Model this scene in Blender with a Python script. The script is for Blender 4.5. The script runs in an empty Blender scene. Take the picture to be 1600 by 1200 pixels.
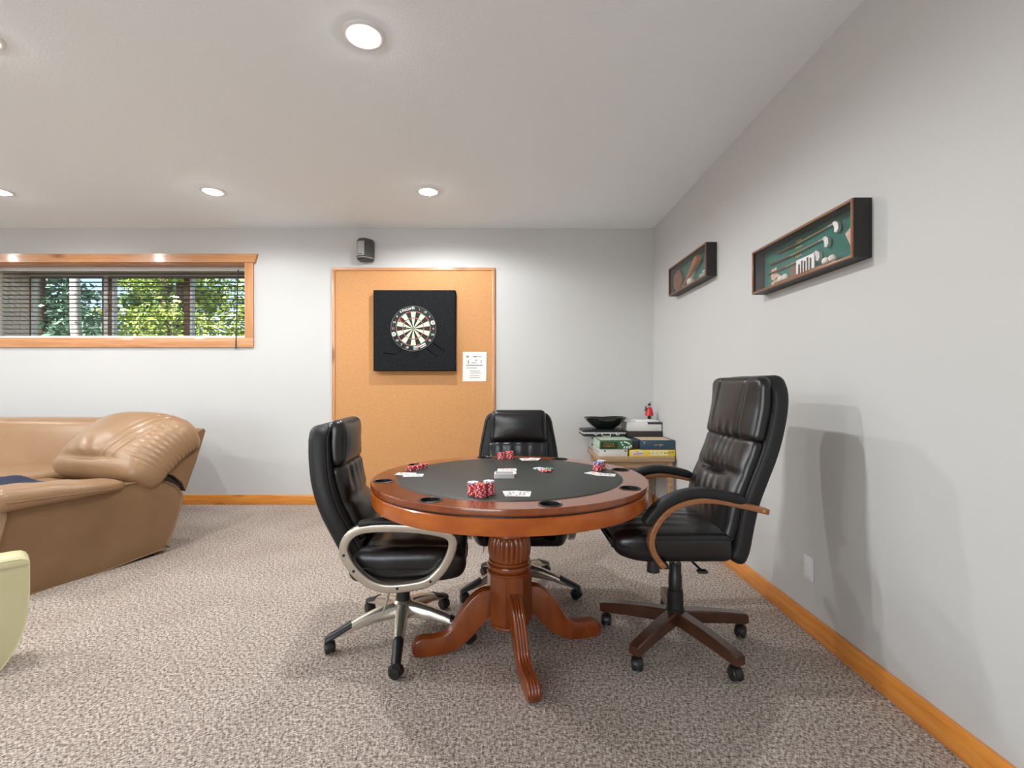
import bpy, bmesh, math, random
from mathutils import Vector, Matrix
random.seed(7)
PI = math.pi
D = bpy.data
SC = bpy.context.scene
COL = SC.collection

# ------------------------------------------------------------------ camera
F = 751.0            # focal length in pixels of the 1600 wide frame
VX, VY = 794.5, 603.0
CH = 1.18            # camera height
cam_d = D.cameras.new('camera'); cam = D.objects.new('camera', cam_d); COL.objects.link(cam)
cam_d.sensor_width = 36.0; cam_d.lens = 36.0 * F / 1600.0
cam_d.shift_x = (800 - VX) / 1600.0; cam_d.shift_y = -(600 - VY) / 1600.0
cam_d.clip_start = 0.02
cam.location = (0, 0, CH); cam.rotation_euler = (PI / 2, 0, 0)
SC.camera = cam

# ------------------------------------------------------------------ world, sun, exposure
w = D.worlds.new('world'); SC.world = w; w.use_nodes = True
nt = w.node_tree; nt.nodes.clear()
sky = nt.nodes.new('ShaderNodeTexSky'); sky.sky_type = 'NISHITA'
sky.sun_disc = False; sky.sun_elevation = math.radians(42); sky.sun_rotation = math.radians(200)
bg = nt.nodes.new('ShaderNodeBackground'); bg.inputs['Strength'].default_value = 0.22
wo = nt.nodes.new('ShaderNodeOutputWorld')
nt.links.new(sky.outputs[0], bg.inputs[0]); nt.links.new(bg.outputs[0], wo.inputs[0])
sun_d = D.lights.new('sun', 'SUN'); sun_d.energy = 9.0; sun_d.angle = 0.01; sun_d.color = (1, .95, .85)
sun = D.objects.new('sun', sun_d); COL.objects.link(sun)
sun.rotation_euler = (math.radians(48), 0, math.radians(-25)); sun.location = (0, -8, 12)
SC.view_settings.view_transform = 'Standard'; SC.view_settings.look = 'None'
SC.view_settings.gamma = 1.0; SC.view_settings.use_curve_mapping = False
SC.view_settings.exposure = 0.34
LAMP_W = 66.0        # watts of every recessed ceiling lamp
FILL_W = 88.0        # fill light added behind the camera, set in an invented rear window
da = D.lights.new('added_rear_fill', 'AREA'); da.shape = 'RECTANGLE'; da.size = 3.4; da.size_y = 1.5; da.energy = FILL_W; da.color = (.88, .95, 1)
dao = D.objects.new('added_rear_fill', da); COL.objects.link(dao); dao.location = (-2.2, -3.66, 1.55); dao.rotation_euler = (PI / 2, 0, 0)

# ------------------------------------------------------------------ material helpers
def N(nt, t, **kw):
    n = nt.nodes.new(t)
    for k, v in kw.items(): setattr(n, k, v)
    return n
def pmat(name, col, rough=.5, metal=0, coat=0, bump=None, var=None, spec=.5, stretch=(1, 1, 1), emit=None, knots=None, coatr=.1):
    """bump=(scale, strength, distance); var=(scale, colour2, low, high, detail)"""
    m = D.materials.new(name); m.use_nodes = True
    nt = m.node_tree; b = nt.nodes['Principled BSDF']; L = nt.links
    c4 = lambda c: (c[0], c[1], c[2], 1)
    b.inputs['Base Color'].default_value = c4(col); b.inputs['Roughness'].default_value = rough
    b.inputs['Metallic'].default_value = metal; b.inputs['Coat Weight'].default_value = coat
    b.inputs['Coat Roughness'].default_value = coatr
    b.inputs['Specular IOR Level'].default_value = spec
    if emit: b.inputs['Emission Color'].default_value = c4(emit[0]); b.inputs['Emission Strength'].default_value = emit[1]
    if bump or var or knots:
        tc = N(nt, 'ShaderNodeTexCoord'); mp = N(nt, 'ShaderNodeMapping'); mp.inputs['Scale'].default_value = stretch
        L.new(tc.outputs['Object'], mp.inputs['Vector'])
    if var:
        no = N(nt, 'ShaderNodeTexNoise'); no.inputs['Scale'].default_value = var[0]; no.inputs['Detail'].default_value = var[4] if len(var) > 4 else 4
        L.new(mp.outputs[0], no.inputs['Vector'])
        r = N(nt, 'ShaderNodeValToRGB'); r.color_ramp.elements[0].position = var[2]; r.color_ramp.elements[1].position = var[3]
        r.color_ramp.elements[0].color = c4(col); r.color_ramp.elements[1].color = c4(var[1])
        L.new(no.outputs['Fac'], r.inputs['Fac'])
        out = r.outputs['Color']
        if knots:       # knots=(scale, colour, radius)
            vo = N(nt, 'ShaderNodeTexVoronoi'); vo.inputs['Scale'].default_value = knots[0]
            mp2 = N(nt, 'ShaderNodeMapping'); mp2.inputs['Scale'].default_value = knots[3]
            L.new(tc.outputs['Object'], mp2.inputs['Vector']); L.new(mp2.outputs[0], vo.inputs['Vector'])
            r2 = N(nt, 'ShaderNodeValToRGB'); r2.color_ramp.elements[0].position = knots[2] * .4; r2.color_ramp.elements[1].position = knots[2]
            r2.color_ramp.elements[0].color = (1, 1, 1, 1); r2.color_ramp.elements[1].color = (0, 0, 0, 1)
            L.new(vo.outputs['Distance'], r2.inputs['Fac'])
            mx = N(nt, 'ShaderNodeMixRGB'); mx.inputs['Color2'].default_value = c4(knots[1])
            L.new(r2.outputs['Color'], mx.inputs['Fac']); L.new(out, mx.inputs['Color1']); out = mx.outputs['Color']
        L.new(out, b.inputs['Base Color'])
    if bump:
        n2 = N(nt, 'ShaderNodeTexNoise'); n2.inputs['Scale'].default_value = bump[0]; n2.inputs['Detail'].default_value = 3
        L.new(mp.outputs[0], n2.inputs['Vector'])
        bp = N(nt, 'ShaderNodeBump'); bp.inputs['Strength'].default_value = bump[1]; bp.inputs['Distance'].default_value = bump[2]
        L.new(n2.outputs['Fac'], bp.inputs['Height']); L.new(bp.outputs['Normal'], b.inputs['Normal'])
        if coat: pass
    return m
def glass_mat(name, tint=(1, 1, 1)):
    m = D.materials.new(name); m.use_nodes = True; nt = m.node_tree; nt.nodes.clear(); L = nt.links
    t = N(nt, 'ShaderNodeBsdfTransparent'); t.inputs[0].default_value = (*tint, 1)
    g = N(nt, 'ShaderNodeBsdfGlossy'); g.inputs['Roughness'].default_value = .02
    ge = N(nt, 'ShaderNodeNewGeometry'); dt = N(nt, 'ShaderNodeVectorMath', operation='DOT_PRODUCT')
    L.new(ge.outputs['Normal'], dt.inputs[0]); L.new(ge.outputs['Incoming'], dt.inputs[1])
    ab = N(nt, 'ShaderNodeMath', operation='ABSOLUTE'); L.new(dt.outputs['Value'], ab.inputs[0])
    iv = N(nt, 'ShaderNodeMath', operation='SUBTRACT'); iv.inputs[0].default_value = 1; L.new(ab.outputs[0], iv.inputs[1])
    pw = N(nt, 'ShaderNodeMath', operation='POWER'); pw.inputs[1].default_value = 5; L.new(iv.outputs[0], pw.inputs[0])
    fr = N(nt, 'ShaderNodeMath', operation='MULTIPLY_ADD'); fr.inputs[1].default_value = .96; fr.inputs[2].default_value = .03; L.new(pw.outputs[0], fr.inputs[0])
    mx = N(nt, 'ShaderNodeMixShader'); o = N(nt, 'ShaderNodeOutputMaterial')
    L.new(fr.outputs[0], mx.inputs[0]); L.new(t.outputs[0], mx.inputs[1]); L.new(g.outputs[0], mx.inputs[2]); L.new(mx.outputs[0], o.inputs[0])
    return m
def carpet_mat():
    m = D.materials.new('berber_carpet'); m.use_nodes = True; nt = m.node_tree; b = nt.nodes['Principled BSDF']; L = nt.links
    b.inputs['Roughness'].default_value = 1; b.inputs['Specular IOR Level'].default_value = .05
    tc = N(nt, 'ShaderNodeTexCoord')
    n1 = N(nt, 'ShaderNodeTexNoise'); n1.inputs['Scale'].default_value = 165; n1.inputs['Detail'].default_value = 3; n1.inputs['Roughness'].default_value = .75
    L.new(tc.outputs['Object'], n1.inputs['Vector'])
    n2 = N(nt, 'ShaderNodeTexNoise'); n2.inputs['Scale'].default_value = 82; n2.inputs['Detail'].default_value = 2
    L.new(tc.outputs['Object'], n2.inputs['Vector'])
    mxn = N(nt, 'ShaderNodeMath', operation='MULTIPLY_ADD'); mxn.inputs[1].default_value = .66
    sb = N(nt, 'ShaderNodeMath', operation='MULTIPLY'); sb.inputs[1].default_value = .48
    L.new(n2.outputs['Fac'], sb.inputs[0]); L.new(n1.outputs['Fac'], mxn.inputs[0]); L.new(sb.outputs[0], mxn.inputs[2])
    sf = N(nt, 'ShaderNodeMath', operation='SUBTRACT'); sf.inputs[1].default_value = .07; L.new(mxn.outputs[0], sf.inputs[0])
    r = N(nt, 'ShaderNodeValToRGB'); e = r.color_ramp.elements
    e[0].position = .38; e[0].color = (.12, .092, .076, 1)
    e[1].position = .62; e[1].color = (.78, .69, .62, 1)
    k = e.new(.50); k.color = (.44, .372, .325, 1)
    L.new(sf.outputs[0], r.inputs['Fac'])
    n3 = N(nt, 'ShaderNodeTexNoise'); n3.inputs['Scale'].default_value = 2.2; n3.inputs['Detail'].default_value = 3
    L.new(tc.outputs['Object'], n3.inputs['Vector'])
    r3 = N(nt, 'ShaderNodeValToRGB'); r3.color_ramp.elements[0].position = .3; r3.color_ramp.elements[1].position = .7
    r3.color_ramp.elements[0].color = (.86, .84, .83, 1); r3.color_ramp.elements[1].color = (1, 1, 1, 1)
    L.new(n3.outputs['Fac'], r3.inputs['Fac'])
    mx = N(nt, 'ShaderNodeMixRGB', blend_type='MULTIPLY'); mx.inputs['Fac'].default_value = 1
    L.new(r.outputs['Color'], mx.inputs['Color1']); L.new(r3.outputs['Color'], mx.inputs['Color2']); L.new(mx.outputs[0], b.inputs['Base Color'])
    v = N(nt, 'ShaderNodeTexVoronoi'); v.inputs['Scale'].default_value = 150; L.new(tc.outputs['Object'], v.inputs['Vector'])
    ad = N(nt, 'ShaderNodeMath', operation='SUBTRACT'); L.new(n1.outputs['Fac'], ad.inputs[0]); L.new(v.outputs['Distance'], ad.inputs[1])
    bp = N(nt, 'ShaderNodeBump'); bp.inputs['Strength'].default_value = .6; bp.inputs['Distance'].default_value = .004
    L.new(ad.outputs[0], bp.inputs['Height']); L.new(bp.outputs[0], b.inputs['Normal'])
    return m

M = {}
M['wall'] = pmat('wall_paint', (.565, .562, .552), .75, bump=(140, .12, .002), var=(1.3, (.55, .546, .537), .3, .7))
M['ceil'] = pmat('ceiling_paint', (.88, .92, .945), .9, bump=(110, .5, .004))
M['carpet'] = carpet_mat()
pine_kn = lambda s: (7, (.22, .075, .02), .16, s)
M['base_x'] = pmat('pine_baseboard_long_x', (.66, .225, .030), .35, coat=.3, var=(6, (.80, .32, .055), .35, .65), stretch=(.6, 8, 8), knots=pine_kn((.25, 1, 1.0)), spec=.4)
M['base_y'] = pmat('pine_baseboard_long_y', (.66, .225, .030), .35, coat=.3, var=(6, (.80, .32, .055), .35, .65), stretch=(8, .6, 8), knots=pine_kn((1, .25, 1.0)), spec=.4)
M['pine_x'] = pmat('window_pine_long_x', (.47, .195, .072), .38, coat=.25, var=(7, (.60, .30, .135), .3, .7), stretch=(.5, 9, 9), knots=(6, (.25, .08, .03), .2, (.3, 1, 1)))
M['pine_z'] = pmat('window_pine_long_z', (.47, .195, .072), .38, coat=.25, var=(7, (.60, .30, .135), .3, .7), stretch=(9, 9, .5), knots=(6, (.25, .08, .03), .2, (1, 1, .3)))
M['cork'] = pmat('cork_sheet', (.45, .195, .060), .7, bump=(260, .25, .001), var=(230, (.61, .31, .12), .36, .60, 2))
M['mark'] = pmat('foam_cut', (.002, .002, .002), 1, spec=0)
M['foam'] = pmat('charcoal_foam', (.010, .0105, .012), .95, bump=(180, .4, .002), var=(60, (.017, .018, .020), .4, .7), spec=.15)
M['black_paint'] = pmat('black_paint', (.012, .012, .012), .5)
M['blk_plastic'] = pmat('black_plastic', (.014, .014, .015), .38)
M['leather'] = pmat('black_leather', (.005, .005, .006), .30, bump=(15, .16, .008), spec=.6)
M['leather_side'] = pmat('black_leather_matte', (.011, .011, .012), .5, bump=(180, .2, .001), spec=.4)
M['silver'] = pmat('champagne_silver', (.60, .555, .48), .26, metal=.85, bump=(6, .04, .003))
M['chrome'] = pmat('polished_metal', (.62, .62, .63), .15, metal=1)
M['cherry'] = pmat('cherry_lacquer', (.195, .037, .005), .25, coat=.6, coatr=.05, var=(5, (.29, .066, .009), .35, .7), stretch=(3, 3, 1), spec=.5)
M['cherry_apron'] = pmat('cherry_lacquer_apron', (.40, .082, .007), .28, coat=.4, coatr=.1, var=(9, (.54, .135, .013), .35, .7), stretch=(1, 1, 2))
M['cherry_dark'] = pmat('cherry_dark_groove', (.020, .006, .003), .35, coat=.4)
M['felt'] = pmat('grey_vinyl_felt', (.022, .026, .023), .45, bump=(300, .3, .001), var=(8, (.029, .033, .029), .35, .7), spec=.35)
M['wood_arm'] = pmat('walnut_arm', (.26, .095, .030), .35, coat=.4, var=(10, (.36, .150, .055), .3, .7), stretch=(1, 8, 8))
M['wood_base'] = pmat('walnut_base', (.055, .020, .010), .32, coat=.4, var=(12, (.095, .036, .017), .3, .7))
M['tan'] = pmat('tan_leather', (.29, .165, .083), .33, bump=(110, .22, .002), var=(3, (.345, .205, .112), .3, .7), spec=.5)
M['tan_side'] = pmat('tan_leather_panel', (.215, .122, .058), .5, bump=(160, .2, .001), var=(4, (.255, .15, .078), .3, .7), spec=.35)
M['cream'] = pmat('cream_leather', (.60, .55, .31), .4, bump=(200, .2, .001), var=(4, (.64, .59, .36), .3, .7))
M['navy_cloth'] = pmat('navy_fleece', (.012, .018, .045), .95, bump=(150, .7, .004))
M['white'] = pmat('white_plastic', (.82, .82, .81), .4)
M['offwhite'] = pmat('off_white_vinyl', (.74, .73, .71), .45)
M['slat'] = pmat('blind_rail_white', (.66, .64, .62), .5)
M['slat_dark'] = pmat('blind_slat_shaded', (.075, .066, .06), .6)  # dark colour stands in for the shade on the slat undersides
M['brown_frame'] = pmat('brown_window_frame', (.16, .090, .050), .5)
M['jamb'] = pmat('painted_jamb', (.80, .68, .61), .6)
M['glass'] = glass_mat('window_glass')
M['boxglass'] = glass_mat('display_glass')
M['string'] = pmat('blind_string', (.25, .24, .23), .8)
M['grille'] = pmat('speaker_grey', (.36, .355, .34), .5, bump=(400, .4, .001))
M['grille_dark'] = pmat('speaker_dark_grey', (.06, .06, .058), .5)
M['paper'] = pmat('paper', (.80, .78, .77), .6)
M['ink'] = pmat('grey_ink', (.30, .27, .27), .7)
M['ink_red'] = pmat('red_brown_ink', (.30, .10, .07), .7)
M['ink_dark'] = pmat('black_ink', (.03, .03, .03), .6)
M['red'] = pmat('red_enamel', (.55, .015, .018), .35)
M['chip_white'] = pmat('chip_white', (.82, .80, .78), .4)
M['chip_blue'] = pmat('chip_blue', (.10, .13, .42), .4)
M['chip_green'] = pmat('chip_green', (.05, .30, .16), .4)
M['chip_red'] = pmat('chip_red', (.60, .012, .020), .35)
M['db_black'] = pmat('dartboard_black', (.012, .014, .012), .8)
M['db_cream'] = pmat('dartboard_cream', (.72, .66, .50), .8)
M['db_red'] = pmat('dartboard_red', (.55, .07, .08), .8)
M['db_green'] = pmat('dartboard_green', (.06, .30, .14), .8)
M['wire'] = pmat('steel_wire', (.6, .6, .6), .3, metal=1)
M['orange'] = pmat('orange_flight', (.80, .30, .05), .5)
M['brass'] = pmat('brass_barrel', (.6, .4, .14), .3, metal=1)
M['shadow_green'] = pmat('green_baize', (.025, .135, .105), .8, var=(4, (.035, .16, .13), .3, .7))
M['frame_brown'] = pmat('mahogany_moulding', (.17, .065, .030), .35, coat=.3)
M['frame_edge'] = pmat('gilded_brown_edge', (.33, .16, .07), .4)
M['map_pink'] = pmat('faded_pink_print', (.62, .33, .24), .7, var=(60, (.72, .52, .44), .4, .6))
M['tan_print'] = pmat('tan_print', (.60, .48, .32), .7, var=(80, (.7, .62, .48), .4, .6))
M['shaft'] = pmat('hickory', (.42, .25, .11), .5)
M['bat'] = pmat('bat_wood', (.42, .14, .045), .4, var=(20, (.5, .2, .07), .3, .7), stretch=(1, 8, 8))
M['mitt'] = pmat('mitt_leather', (.22, .085, .045), .6, bump=(40, .5, .004))
M['ivory'] = pmat('ivory_ball', (.78, .74, .64), .5, bump=(150, .4, .001))
M['oak'] = pmat('oak_side_table', (.34, .21, .11), .5, var=(9, (.46, .31, .18), .3, .7), stretch=(.6, 6, 6))
M['case_silver'] = pmat('aluminium_case', (.58, .58, .57), .35, metal=.6, var=(40, (.7, .7, .69), .4, .6))
M['case_black'] = pmat('case_black', (.014, .014, .014), .4)
M['box_green'] = pmat('green_card', (.018, .11, .045), .45, var=(14, (.035, .17, .07), .4, .7))
M['box_green_lt'] = pmat('pale_green_card', (.35, .48, .36), .5, var=(25, (.55, .62, .52), .4, .6))
M['box_dark'] = pmat('dark_olive_card', (.030, .028, .008), .5)
M['yellow_ink'] = pmat('mustard_ink', (.42, .33, .05), .5)
M['box_white'] = pmat('white_card', (.70, .69, .66), .5)
M['box_yellow'] = pmat('yellow_card', (.80, .57, .07), .45)
M['pale_yellow'] = pmat('pale_yellow_print', (.80, .70, .36), .5)
M['box_navy'] = pmat('navy_card', (.022, .050, .098), .45, var=(10, (.028, .07, .10), .3, .7))
M['tan_card'] = pmat('tan_card', (.58, .43, .28), .6)
M['gold_ink'] = pmat('gold_ink', (.45, .34, .16), .5)
M['box_brown'] = pmat('dark_brown_card', (.035, .022, .020), .5)
M['bowl'] = pmat('black_gloss_ceramic', (.008, .009, .008), .12, coat=.6, bump=(22, .5, .006))
M['skin'] = pmat('figurine_face', (.6, .4, .3), .5)
M['lampglass'] = pmat('lamp_lens', (1, 1, 1), .4, emit=((1, .98, .95), 90))
M['bark'] = pmat('dark_bark', (.10, .075, .055), .9, bump=(20, .6, .02))
M['birch'] = pmat('birch_bark', (.62, .58, .54), .8, var=(9, (.12, .10, .09), .62, .7), stretch=(1, 1, 4))
M['leaf_y'] = pmat('sunlit_leaf', (.46, .54, .12), .6, var=(3, (.32, .46, .11), .4, .6))
M['leaf_g'] = pmat('green_leaf', (.20, .34, .12), .6, var=(3, (.13, .25, .09), .4, .6))
M['leaf_b'] = pmat('spruce_needle', (.26, .42, .30), .6, var=(3, (.15, .27, .20), .4, .6))
M['earth'] = pmat('forest_ground', (.14, .13, .07), .95, bump=(6, .6, .05), var=(3, (.10, .16, .05), .4, .6))

# ------------------------------------------------------------------ mesh helpers
def finish(bm, name, mats, parent=None, smooth=True, ang=40, loc=None, rot=None):
    bmesh.ops.recalc_face_normals(bm, faces=bm.faces)
    me = D.meshes.new(name); bm.to_mesh(me); bm.free()
    if not isinstance(mats, (list, tuple)): mats = [mats]
    for m in mats: me.materials.append(M[m] if isinstance(m, str) else m)
    if smooth:
        me.polygons.foreach_set('use_smooth', [True] * len(me.polygons))
        me.set_sharp_from_angle(angle=math.radians(ang))
    o = D.objects.new(name, me); COL.objects.link(o)
    if parent: o.parent = parent
    if loc: o.location = loc
    if rot: o.rotation_euler = rot
    return o
def tag(o, label=None, cat=None, group=None, kind=None):
    if label: o['label'] = label
    if cat: o['category'] = cat
    if group: o['group'] = group
    if kind: o['kind'] = kind
    return o
def thing(name, label, cat, loc=(0, 0, 0), rotz=0, group=None):
    o = D.objects.new(name, None); COL.objects.link(o); o.location = loc; o.rotation_euler = (0, 0, rotz)
    o.empty_display_size = .05
    return tag(o, label, cat, group)
def box(bm, x0, x1, y0, y1, z0, z1, bev=0, seg=2, mi=0):
    r = bmesh.ops.create_cube(bm, size=1)
    vs = r['verts']
    for v in vs:
        v.co = Vector((x0 + (v.co.x + .5) * (x1 - x0), y0 + (v.co.y + .5) * (y1 - y0), z0 + (v.co.z + .5) * (z1 - z0)))
    fs = set(f for v in vs for f in v.link_faces)
    for f in fs: f.material_index = mi
    if bev:
        es = list(set(e for v in vs for e in v.link_edges))
        bmesh.ops.bevel(bm, geom=es, offset=bev, segments=seg, affect='EDGES', profile=.5, material=-1)
    return vs
def bx(name, mat, parent, x0, x1, y0, y1, z0, z1, bev=0, seg=2):
    bm = bmesh.new(); box(bm, x0, x1, y0, y1, z0, z1, bev, seg); return finish(bm, name, mat, parent)
def lathe(bm, prof, n=32, cx=0, cy=0, mod=None, mi=0, cap=True):
    rings = []
    for (r, z) in prof:
        ring = []
        for i in range(n):
            a = 2 * PI * i / n
            rr = r * (1 + (mod(a, z) if mod else 0))
            ring.append(bm.verts.new((cx + rr * math.cos(a), cy + rr * math.sin(a), z)))
        rings.append(ring)
    for a, b in zip(rings, rings[1:]):
        for i in range(n):
            f = bm.faces.new((a[i], a[(i + 1) % n], b[(i + 1) % n], b[i])); f.material_index = mi
    if cap:
        for ring in (rings[0], rings[-1]):
            if len(set(tuple(round(c, 6) for c in v.co) for v in ring)) > 2:
                f = bm.faces.new(ring); f.material_index = mi
    return rings
def loft(bm, rings, closed=False, cap=True, mi=0):
    R = [[bm.verts.new(p) for p in ring] for ring in rings]
    n = len(R[0]); pairs = list(zip(R, R[1:]))
    if closed: pairs.append((R[-1], R[0]))
    for a, b in pairs:
        for i in range(n):
            f = bm.faces.new((a[i], a[(i + 1) % n], b[(i + 1) % n], b[i])); f.material_index = mi
    if cap and not closed:
        bm.faces.new(R[0]).material_index = mi; bm.faces.new(R[-1]).material_index = mi
def cyl(bm, p0, p1, r0, r1=None, n=16, mi=0):
    p0 = Vector(p0); p1 = Vector(p1); r1 = r0 if r1 is None else r1
    d = (p1 - p0).normalized(); a = d.orthogonal().normalized(); b = d.cross(a)
    ring = lambda p, r: [p + a * (r * math.cos(2 * PI * i / n)) + b * (r * math.sin(2 * PI * i / n)) for i in range(n)]
    loft(bm, [ring(p0, r0), ring(p1, r1)], mi=mi)
def catmull(pts, n, closed=False):
    P = [Vector(p) for p in pts]; out = []; m = len(P)
    segs = m if closed else m - 1
    for k in range(n if closed else n + 1):
        t = k / n * segs; i = min(int(t), segs - 1); t -= i
        if closed: p = [P[(i + j - 1) % m] for j in range(4)]
        else: p = [P[max(0, min(m - 1, i + j - 1))] for j in range(4)]
        out.append(.5 * ((2 * p[1]) + (p[2] - p[0]) * t + (2 * p[0] - 5 * p[1] + 4 * p[2] - p[3]) * t * t + (3 * p[1] - p[0] - 3 * p[2] + p[3]) * t ** 3))
    return out
def rrect(a, b, r, k=3):
    """rounded rectangle, half sizes a (first axis), b (second axis)"""
    o = []
    for (sx, sy, a0) in ((1, 1, 0), (-1, 1, 90), (-1, -1, 180), (1, -1, 270)):
        for i in range(k + 1):
            t = math.radians(a0 + 90 * i / k)
            o.append((sx * (a - r) + r * math.cos(t), sy * (b - r) + r * math.sin(t)))
    return o
def sweep_plane(bm, path, prof, y=0, closed=False, scale=None, mi=0):
    """path: list of (x,z) in the plane of constant y; prof: list of (in plane normal, lateral)"""
    P = [Vector((p[0], 0, p[1])) for p in path]; n = len(P); rings = []
    for i, p in enumerate(P):
        a = P[(i - 1) % n] if (closed or i > 0) else p; b = P[(i + 1) % n] if (closed or i < n - 1) else p
        t = (b - a).normalized(); nn = Vector((-t.z, 0, t.x))
        s = scale(i / (n - 1)) if scale else (1, 1)
        rings.append([p + nn * (q[0] * s[0]) + Vector((0, y + q[1] * s[1], 0)) for q in prof])
    loft(bm, rings, closed=closed, mi=mi)
def axis_samples(L, r, n):
    e = [0, r * .12, r * .35, r * .65, r]
    mid = [r + (L - 2 * r) * i / n for i in range(1, n)]
    return e + mid + [L - q for q in reversed(e)]
def pad(bm, L, W, T, r, nu, nv, nw, fn, mi=0):
    """rounded box L x W x T with dense grid, every point sent through fn(x, y, z)"""
    A = axis_samples(L, r, nu); B = axis_samples(W, r, nv); C = axis_samples(T, r, nw)
    na, nb, nc = len(A), len(B), len(C); V = {}
    def vert(i, j, k):
        if (i, j, k) not in V:
            p = Vector((A[i], B[j], C[k]))
            c = Vector((min(max(p.x, r), L - r), min(max(p.y, r), W - r), min(max(p.z, r), T - r)))
            d = p - c
            if d.length > 1e-9: p = c + d.normalized() * r
            V[(i, j, k)] = bm.verts.new(fn(p.x, p.y, p.z))
        return V[(i, j, k)]
    def face(q): bm.faces.new([vert(*t) for t in q]).material_index = mi
    for i in range(na - 1):
        for j in range(nb - 1):
            for k in (0, nc - 1): face(((i, j, k), (i + 1, j, k), (i + 1, j + 1, k), (i, j + 1, k)))
    for i in range(na - 1):
        for k in range(nc - 1):
            for j in (0, nb - 1): face(((i, j, k), (i + 1, j, k), (i + 1, j, k + 1), (i, j, k + 1)))
    for j in range(nb - 1):
        for k in range(nc - 1):
            for i in (0, na - 1): face(((i, j, k), (i, j + 1, k), (i, j + 1, k + 1), (i, j, k + 1)))
class Curve2:
    """smooth curve in the x,z plane, by arc length"""
    def __init__(s, pts, n=80):
        s.P = catmull([(p[0], 0, p[1]) for p in pts], n); s.S = [0]
        for a, b in zip(s.P, s.P[1:]): s.S.append(s.S[-1] + (b - a).length)
        s.L = s.S[-1]
    def at(s, d):
        d = min(max(d, 0), s.L); i = 0
        lo, hi = 0, len(s.S) - 2
        while lo < hi:
            m = (lo + hi + 1) // 2
            if s.S[m] <= d: lo = m
            else: hi = m - 1
        i = lo; t = (d - s.S[i]) / max(1e-9, s.S[i + 1] - s.S[i])
        p = s.P[i].lerp(s.P[i + 1], t); a = s.P[max(0, i - 1)]; b = s.P[min(len(s.P) - 1, i + 2)]
        tg = (b - a).normalized()
        return p, Vector((tg.z, 0, -tg.x))        # for a curve running upwards the normal points to +x (forward)
def curve_pad(bm, pts, W, T, r, nu=20, nv=16, nw=2, width=None, bulge=None, off=0, mi=0):
    c = Curve2(pts)
    def fn(x, y, z):
        s = x / c.L; v = y / W * 2 - 1; p, n = c.at(x)
        k = width(s) if width else 1
        t = z - T / 2 + off
        q = p + n * (t + (bulge(s, v) if (bulge and z > T * .5) else 0))
        return Vector((q.x, v * W / 2 * k, q.z))
    pad(bm, c.L, W, T, r, nu, nv, nw, fn, mi)
def g(x, s): return math.exp(-(x / s) ** 2)
def copy_tree(o, parent=None):
    c = o.copy(); COL.objects.link(c); c.parent = parent
    for ch in list(o.children): copy_tree(ch, c)
    return c
def text_mesh(name, body, size, mat, parent, loc, rot, shear=0, align='CENTER', depth=.0006):
    cu = D.curves.new(name, 'FONT'); cu.body = body; cu.size = size; cu.align_x = align; cu.align_y = 'CENTER'; cu.extrude = depth; cu.shear = shear
    o = D.objects.new(name, cu); COL.objects.link(o)
    dg = bpy.context.evaluated_depsgraph_get()
    me = D.meshes.new_from_object(o.evaluated_get(dg)); D.objects.remove(o); D.curves.remove(cu)
    me.name = name; me.materials.clear(); me.materials.append(M[mat])
    o = D.objects.new(name, me); COL.objects.link(o); o.parent = parent; o.location = loc; o.rotation_euler = rot
    return o
def px(x, d): return (x - VX) * d / F
def pz(y, d): return CH - (y - VY) * d / F

# ------------------------------------------------------------------ the room
YB, XR, ZC = 4.79, 1.445, 2.749
XL, YR = -7.2, -3.6
WX0, WX1, WZ0, WZ1 = px(-26, YB), -2.618, 1.658, 2.405      # window opening
WT = .56
def struct(name, bm, mat, parent=None, **k):
    o = finish(bm, name, mat, parent, **k)
    if parent is None: o['kind'] = 'structure'
    return o
bm = bmesh.new(); box(bm, XL - .1, XR + .1, YR - .1, YB + WT, -.1, 0); struct('floor', bm, 'carpet')
bm = bmesh.new(); box(bm, XL - .1, XR + .1, YR - .1, YB + WT, ZC, ZC + .15); struct('ceiling', bm, 'ceil')
bm = bmesh.new()
box(bm, XL, WX0, YB, YB + WT, 0, ZC); box(bm, WX1, XR + .1, YB, YB + WT, 0, ZC)
box(bm, WX0, WX1, YB, YB + WT, 0, WZ0); box(bm, WX0, WX1, YB, YB + WT, WZ1, ZC)
struct('wall_back', bm, 'wall', smooth=False)
bm = bmesh.new(); box(bm, XR, XR + .1, YR, YB, 0, ZC); struct('wall_right', bm, 'wall')
bm = bmesh.new(); box(bm, XL - .1, XL, YR, YB + WT, 0, ZC); struct('wall_left', bm, 'wall')
RX0, RX1, RZ0, RZ1 = -3.9, -.5, .80, 2.30
bm = bmesh.new()
box(bm, XL, RX0, YR - .1, YR, 0, ZC); box(bm, RX1, XR + .1, YR - .1, YR, 0, ZC); box(bm, RX0, RX1, YR - .1, YR, 0, RZ0); box(bm, RX0, RX1, YR - .1, YR, RZ1, ZC)
struct('wall_rear', bm, 'wall', smooth=False)
rw = D.objects.new('added_rear_window', None); COL.objects.link(rw); rw['kind'] = 'structure'; rw.location = ((RX0 + RX1) / 2, YR, RZ0)  # unseen window, added to bring light onto the table front
rh, rv = (RX1 - RX0) / 2, RZ1 - RZ0
for (a, b, c, d) in ((-rh - .09, rh + .09, -.09, 0), (-rh - .09, rh + .09, rv, rv + .09)): bx('trim_board', 'pine_x', rw, a, b, .001, .025, c, d, .002)
for (a, b) in ((-rh - .09, -rh), (rh, rh + .09)): bx('trim_board', 'pine_z', rw, a, b, .001, .025, 0, rv, .002)
for a in (-rh, -rh / 3 - .02, rh / 3 - .02, rh - .04): bx('mullion', 'offwhite', rw, a, a + .04, -.05, -.01, 0, rv)
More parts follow.
